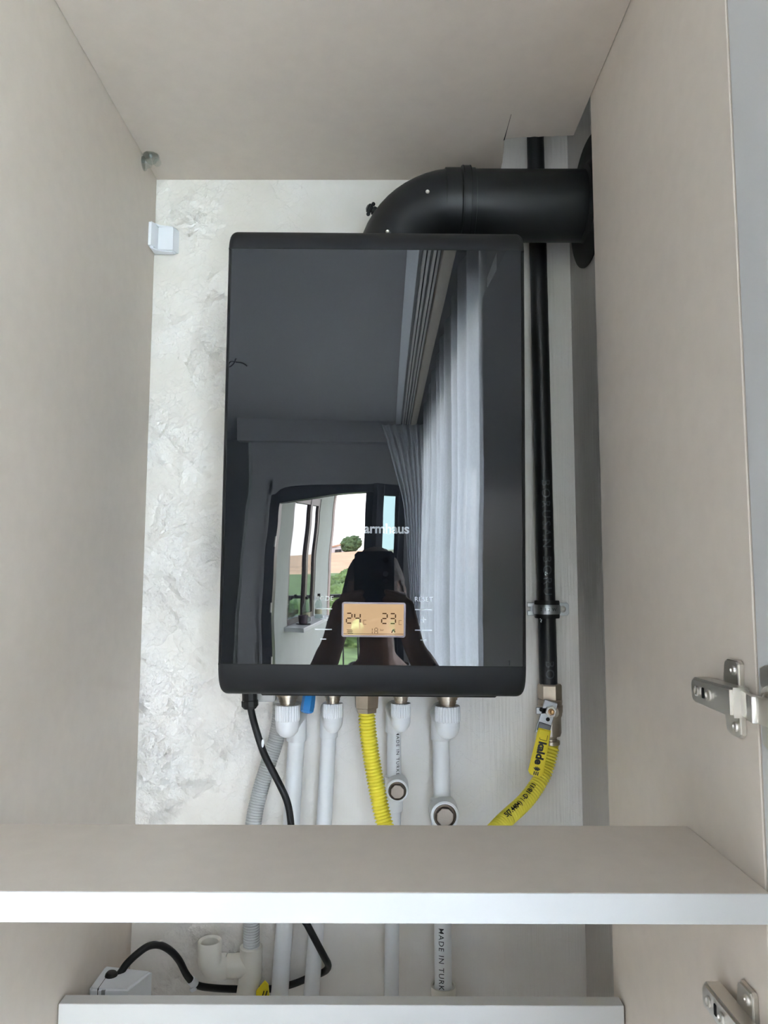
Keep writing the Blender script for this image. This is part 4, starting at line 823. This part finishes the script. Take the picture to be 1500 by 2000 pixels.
def skin(verts, edges, radii, root=0, levels=2):
    me = bpy.data.meshes.new('s'); me.from_pydata([Vector(v) for v in verts], edges, []); o = bpy.data.objects.new('s', me); COL.objects.link(o)
    md = o.modifiers.new('s', 'SKIN'); md.use_smooth_shade = True
    for i, r in enumerate(radii):
        rr = r if hasattr(r, '__len__') else (r, r); me.skin_vertices[0].data[i].radius = rr
    me.skin_vertices[0].data[root].use_root = True
    o.modifiers.new('d', 'SUBSURF').levels = levels; o.modifiers['d'].render_levels = levels
    dg = bpy.context.evaluated_depsgraph_get(); ev = bpy.data.meshes.new_from_object(o.evaluated_get(dg)); bpy.data.objects.remove(o); bm = NB(); bm.from_mesh(ev); bpy.data.meshes.remove(ev); return bm
def chain(pts, rad): return skin(pts, [(i, i+1) for i in range(len(pts)-1)], rad)
body = NB()
Vb = {}; vl, el, rl = [], [], []
def jv(n, p, r, par=None):
    Vb[n] = len(vl); vl.append(p); rl.append(r)
    if par: el.append((Vb[par], Vb[n]))
jv('pelvis', (-.01, -.43, -.76), (.155, .11)); jv('waist', (-.01, -.43, -.60), (.145, .10), 'pelvis'); jv('chest', (-.01, -.42, -.49), (.165, .115), 'waist'); jv('upper', (-.015, -.39, -.375), (.10, .075), 'chest')
jv('neck', (-.02, -.325, -.275), .054, 'upper'); jv('neck2', (-.024, -.27, -.175), .054, 'neck')
for s, n, ws, es, sh_ in ((1, 'r', (.074, -.085, -.205), (.205, -.205, -.455), (.165, -.40, -.385)), (-1, 'l', (-.126, -.085, -.195), (-.235, -.205, -.455), (-.195, -.40, -.385))):
    jv('sh'+n, sh_, .062, 'upper'); e1 = Vector(es); s1 = Vector(sh_); w1_ = Vector(ws)
    jv('ua'+n, tuple(s1.lerp(e1, .5)), .050, 'sh'+n); jv('el'+n, es, .042, 'ua'+n); jv('fa'+n, tuple(e1.lerp(w1_, .35)), .043, 'el'+n); jv('wr'+n, ws, .031, 'fa'+n)
    jv('hip'+n, (-.01+s*.095, -.43, -.83), .095, 'pelvis'); jv('kn'+n, (-.01+s*.10, -.42, -1.18), .062, 'hip'+n); jv('cf'+n, (-.01+s*.10, -.445, -1.34), .056, 'kn'+n); jv('an'+n, (-.01+s*.10, -.45, -1.58), .040, 'cf'+n); jv('ft'+n, (-.01+s*.115, -.33, -1.622), (.042, .026), 'an'+n)
merge(body, skin(vl, el, rl, 0))
# head
hb = NB(); bmesh.ops.create_uvsphere(hb, u_segments=32, v_segments=24, radius=1); HC = Vector((-.027, -.25, -.078))
for v in hb.verts:
    d = v.co.copy(); x, y, z = d.x*.076, d.y*.094, d.z*.116
    if z < 0: x *= 1-.42*(-d.z)**1.6; y = y*(1-.10*(-d.z))+.012*(-d.z)
    v.co = HC+Vector((x, y, z))
merge(body, hb)
nb = NB(); lathe(nb, HC+Vector((0, .085, .012)), (0, .25, -1), [(0, .006), (.02, .010), (.036, .015), (.043, .011), (.046, 0)], 12); merge(body, nb)
for s in (1, -1): t = NB(); sphere(t, HC+Vector((s*.078, -.008, -.008)), .03, (.35, .62, 1.0), 12, 8); merge(body, t)
# hands: palm plus thumb and four bent fingers closed round the phone edges
for s, ws, ex_ in ((1, Vector((.074, -.085, -.205)), .024), (-1, Vector((-.126, -.085, -.195)), -.0745)):
    pc = Vector((ex_+s*.024, -.028, -.105)); el_ = Vector((.205, -.205, -.455)) if s > 0 else Vector((-.235, -.205, -.455))
    t = skin([ws.lerp(el_, .3), ws, ws.lerp(pc, .5), pc, pc+Vector((-s*.003, .006, .028))], [(0, 1), (1, 2), (2, 3), (3, 4)], [.036, (.030, .027), (.034, .024), (.036, .020), (.030, .017)]); merge(body, t)
    for k, (dz, ln) in enumerate(((.030, .050), (.008, .056), (-.013, .052), (-.033, .042))):
        b0 = pc+Vector((s*.002, .004, dz)); kn = Vector((ex_+s*.014, .000, -.100+dz*.9)); k2 = Vector((ex_+s*.004, .0085, -.096+dz*.9)); tip = Vector((ex_-s*ln*.55, .0075, -.088+dz*.85)); merge(body, chain([b0, kn, k2, tip], [.0105, .0095, .0085, .0075]))
    merge(body, chain([pc+Vector((-s*.004, -.012, -.03)), pc+Vector((-s*.018, -.016, -.005)), Vector((ex_-s*.012, -.020, -.078)), Vector((ex_-s*.020, -.0195, -.055))], [.014, .012, .0105, .009]))
me = bpy.data.meshes.new('b'); body.to_mesh(me); body.free(); o = bpy.data.objects.new('b', me); COL.objects.link(o)
md = o.modifiers.new('r', 'REMESH'); md.mode = 'VOXEL'; md.voxel_size = .0045; sm = o.modifiers.new('s', 'SMOOTH'); sm.iterations = 3; sm.factor = .5
dg = bpy.context.evaluated_depsgraph_get(); ev = bpy.data.meshes.new_from_object(o.evaluated_get(dg)); bpy.data.objects.remove(o); bm = NB(); bm.from_mesh(ev); ev.transform(Matrix()); body_me = ev
pe = thing('person', 'person in a pale t-shirt holding up a phone, mirrored in the boiler glass', 'person', (-.01, -.43, -Z0))
obj('body', bm, skin_mat, pe, ang=180)
# hair
bm = NB(); bmesh.ops.create_uvsphere(bm, u_segments=40, v_segments=24, radius=1)
kill = []
for v in bm.verts:
    d = v.co.copy(); n_ = 1+.05*noise.noise(d*9); fade = d.z*1.1-d.y*.75
    if fade < -.28: kill.append(v)
    v.co = HC+Vector((d.x*.083*n_, d.y*.101*n_-.004, d.z*.121*n_+.001))
bmesh.ops.delete(bm, geom=kill, context='VERTS'); obj('hair', bm, hair_mat, pe, ang=180)
for s in (1, -1):
    o = obj('eye', sphere(NB(), HC+Vector((s*.032, .0755, .004)), .0125, u=16, v=10), sill_white, pe); obj('iris', sphere(NB(), HC+Vector((s*.032, .0855, .004)), .0056, (1, .6, 1), 12, 8), hair_mat, o)
obj('mouth', sphere(NB(), HC+Vector((0, .088, -.062)), .02, (1.1, .3, .28), 16, 8), M('lips', (.32, .13, .11), .5), pe)
def garment(name, mat, keep, off):
    g = NB(); g.from_mesh(body_me)
    bmesh.ops.delete(g, geom=[f for f in g.faces if not keep(f.calc_center_median())], context='FACES')
    bmesh.ops.delete(g, geom=[v for v in g.verts if not v.link_faces], context='VERTS'); g.normal_update()
    for v in g.verts: v.co += v.normal*off
    bmesh.ops.smooth_vert(g, verts=g.verts[:], factor=.5, use_axis_x=True, use_axis_y=True, use_axis_z=True)
    bmesh.ops.solidify(g, geom=g.faces[:], thickness=.002); obj(name, g, mat, pe, ang=180)
garment('t_shirt', tee_mat, lambda c: -.86 < c.z < -.300+.25*max(0, abs(c.x+.015)-.06)*0 and c.y < -.285, .009)
garment('trousers', jean_mat, lambda c: -1.58 < c.z < -.80, .011)
bpy.data.meshes.remove(body_me)
for s in (1, -1): obj('shoe', sphere(NB(), (-.01+s*.112, -.375, -Z0+.045), .055, (.95, 2.3, .82), 20, 12), ink, pe)
bm = NB(); w1_, e1 = Vector((.074, -.085, -.205)), Vector((.205, -.205, -.455))
for k in range(9): q = w1_.lerp(e1, .22+.028*k)+Vector((random.uniform(-.016, .016)-.0, .030+.0006*k, random.uniform(-.008, .018)+.012)); sphere(bm, q, .006, (1, .5, 1), 8, 6)
obj('tattoo', bm, tattoo, pe)
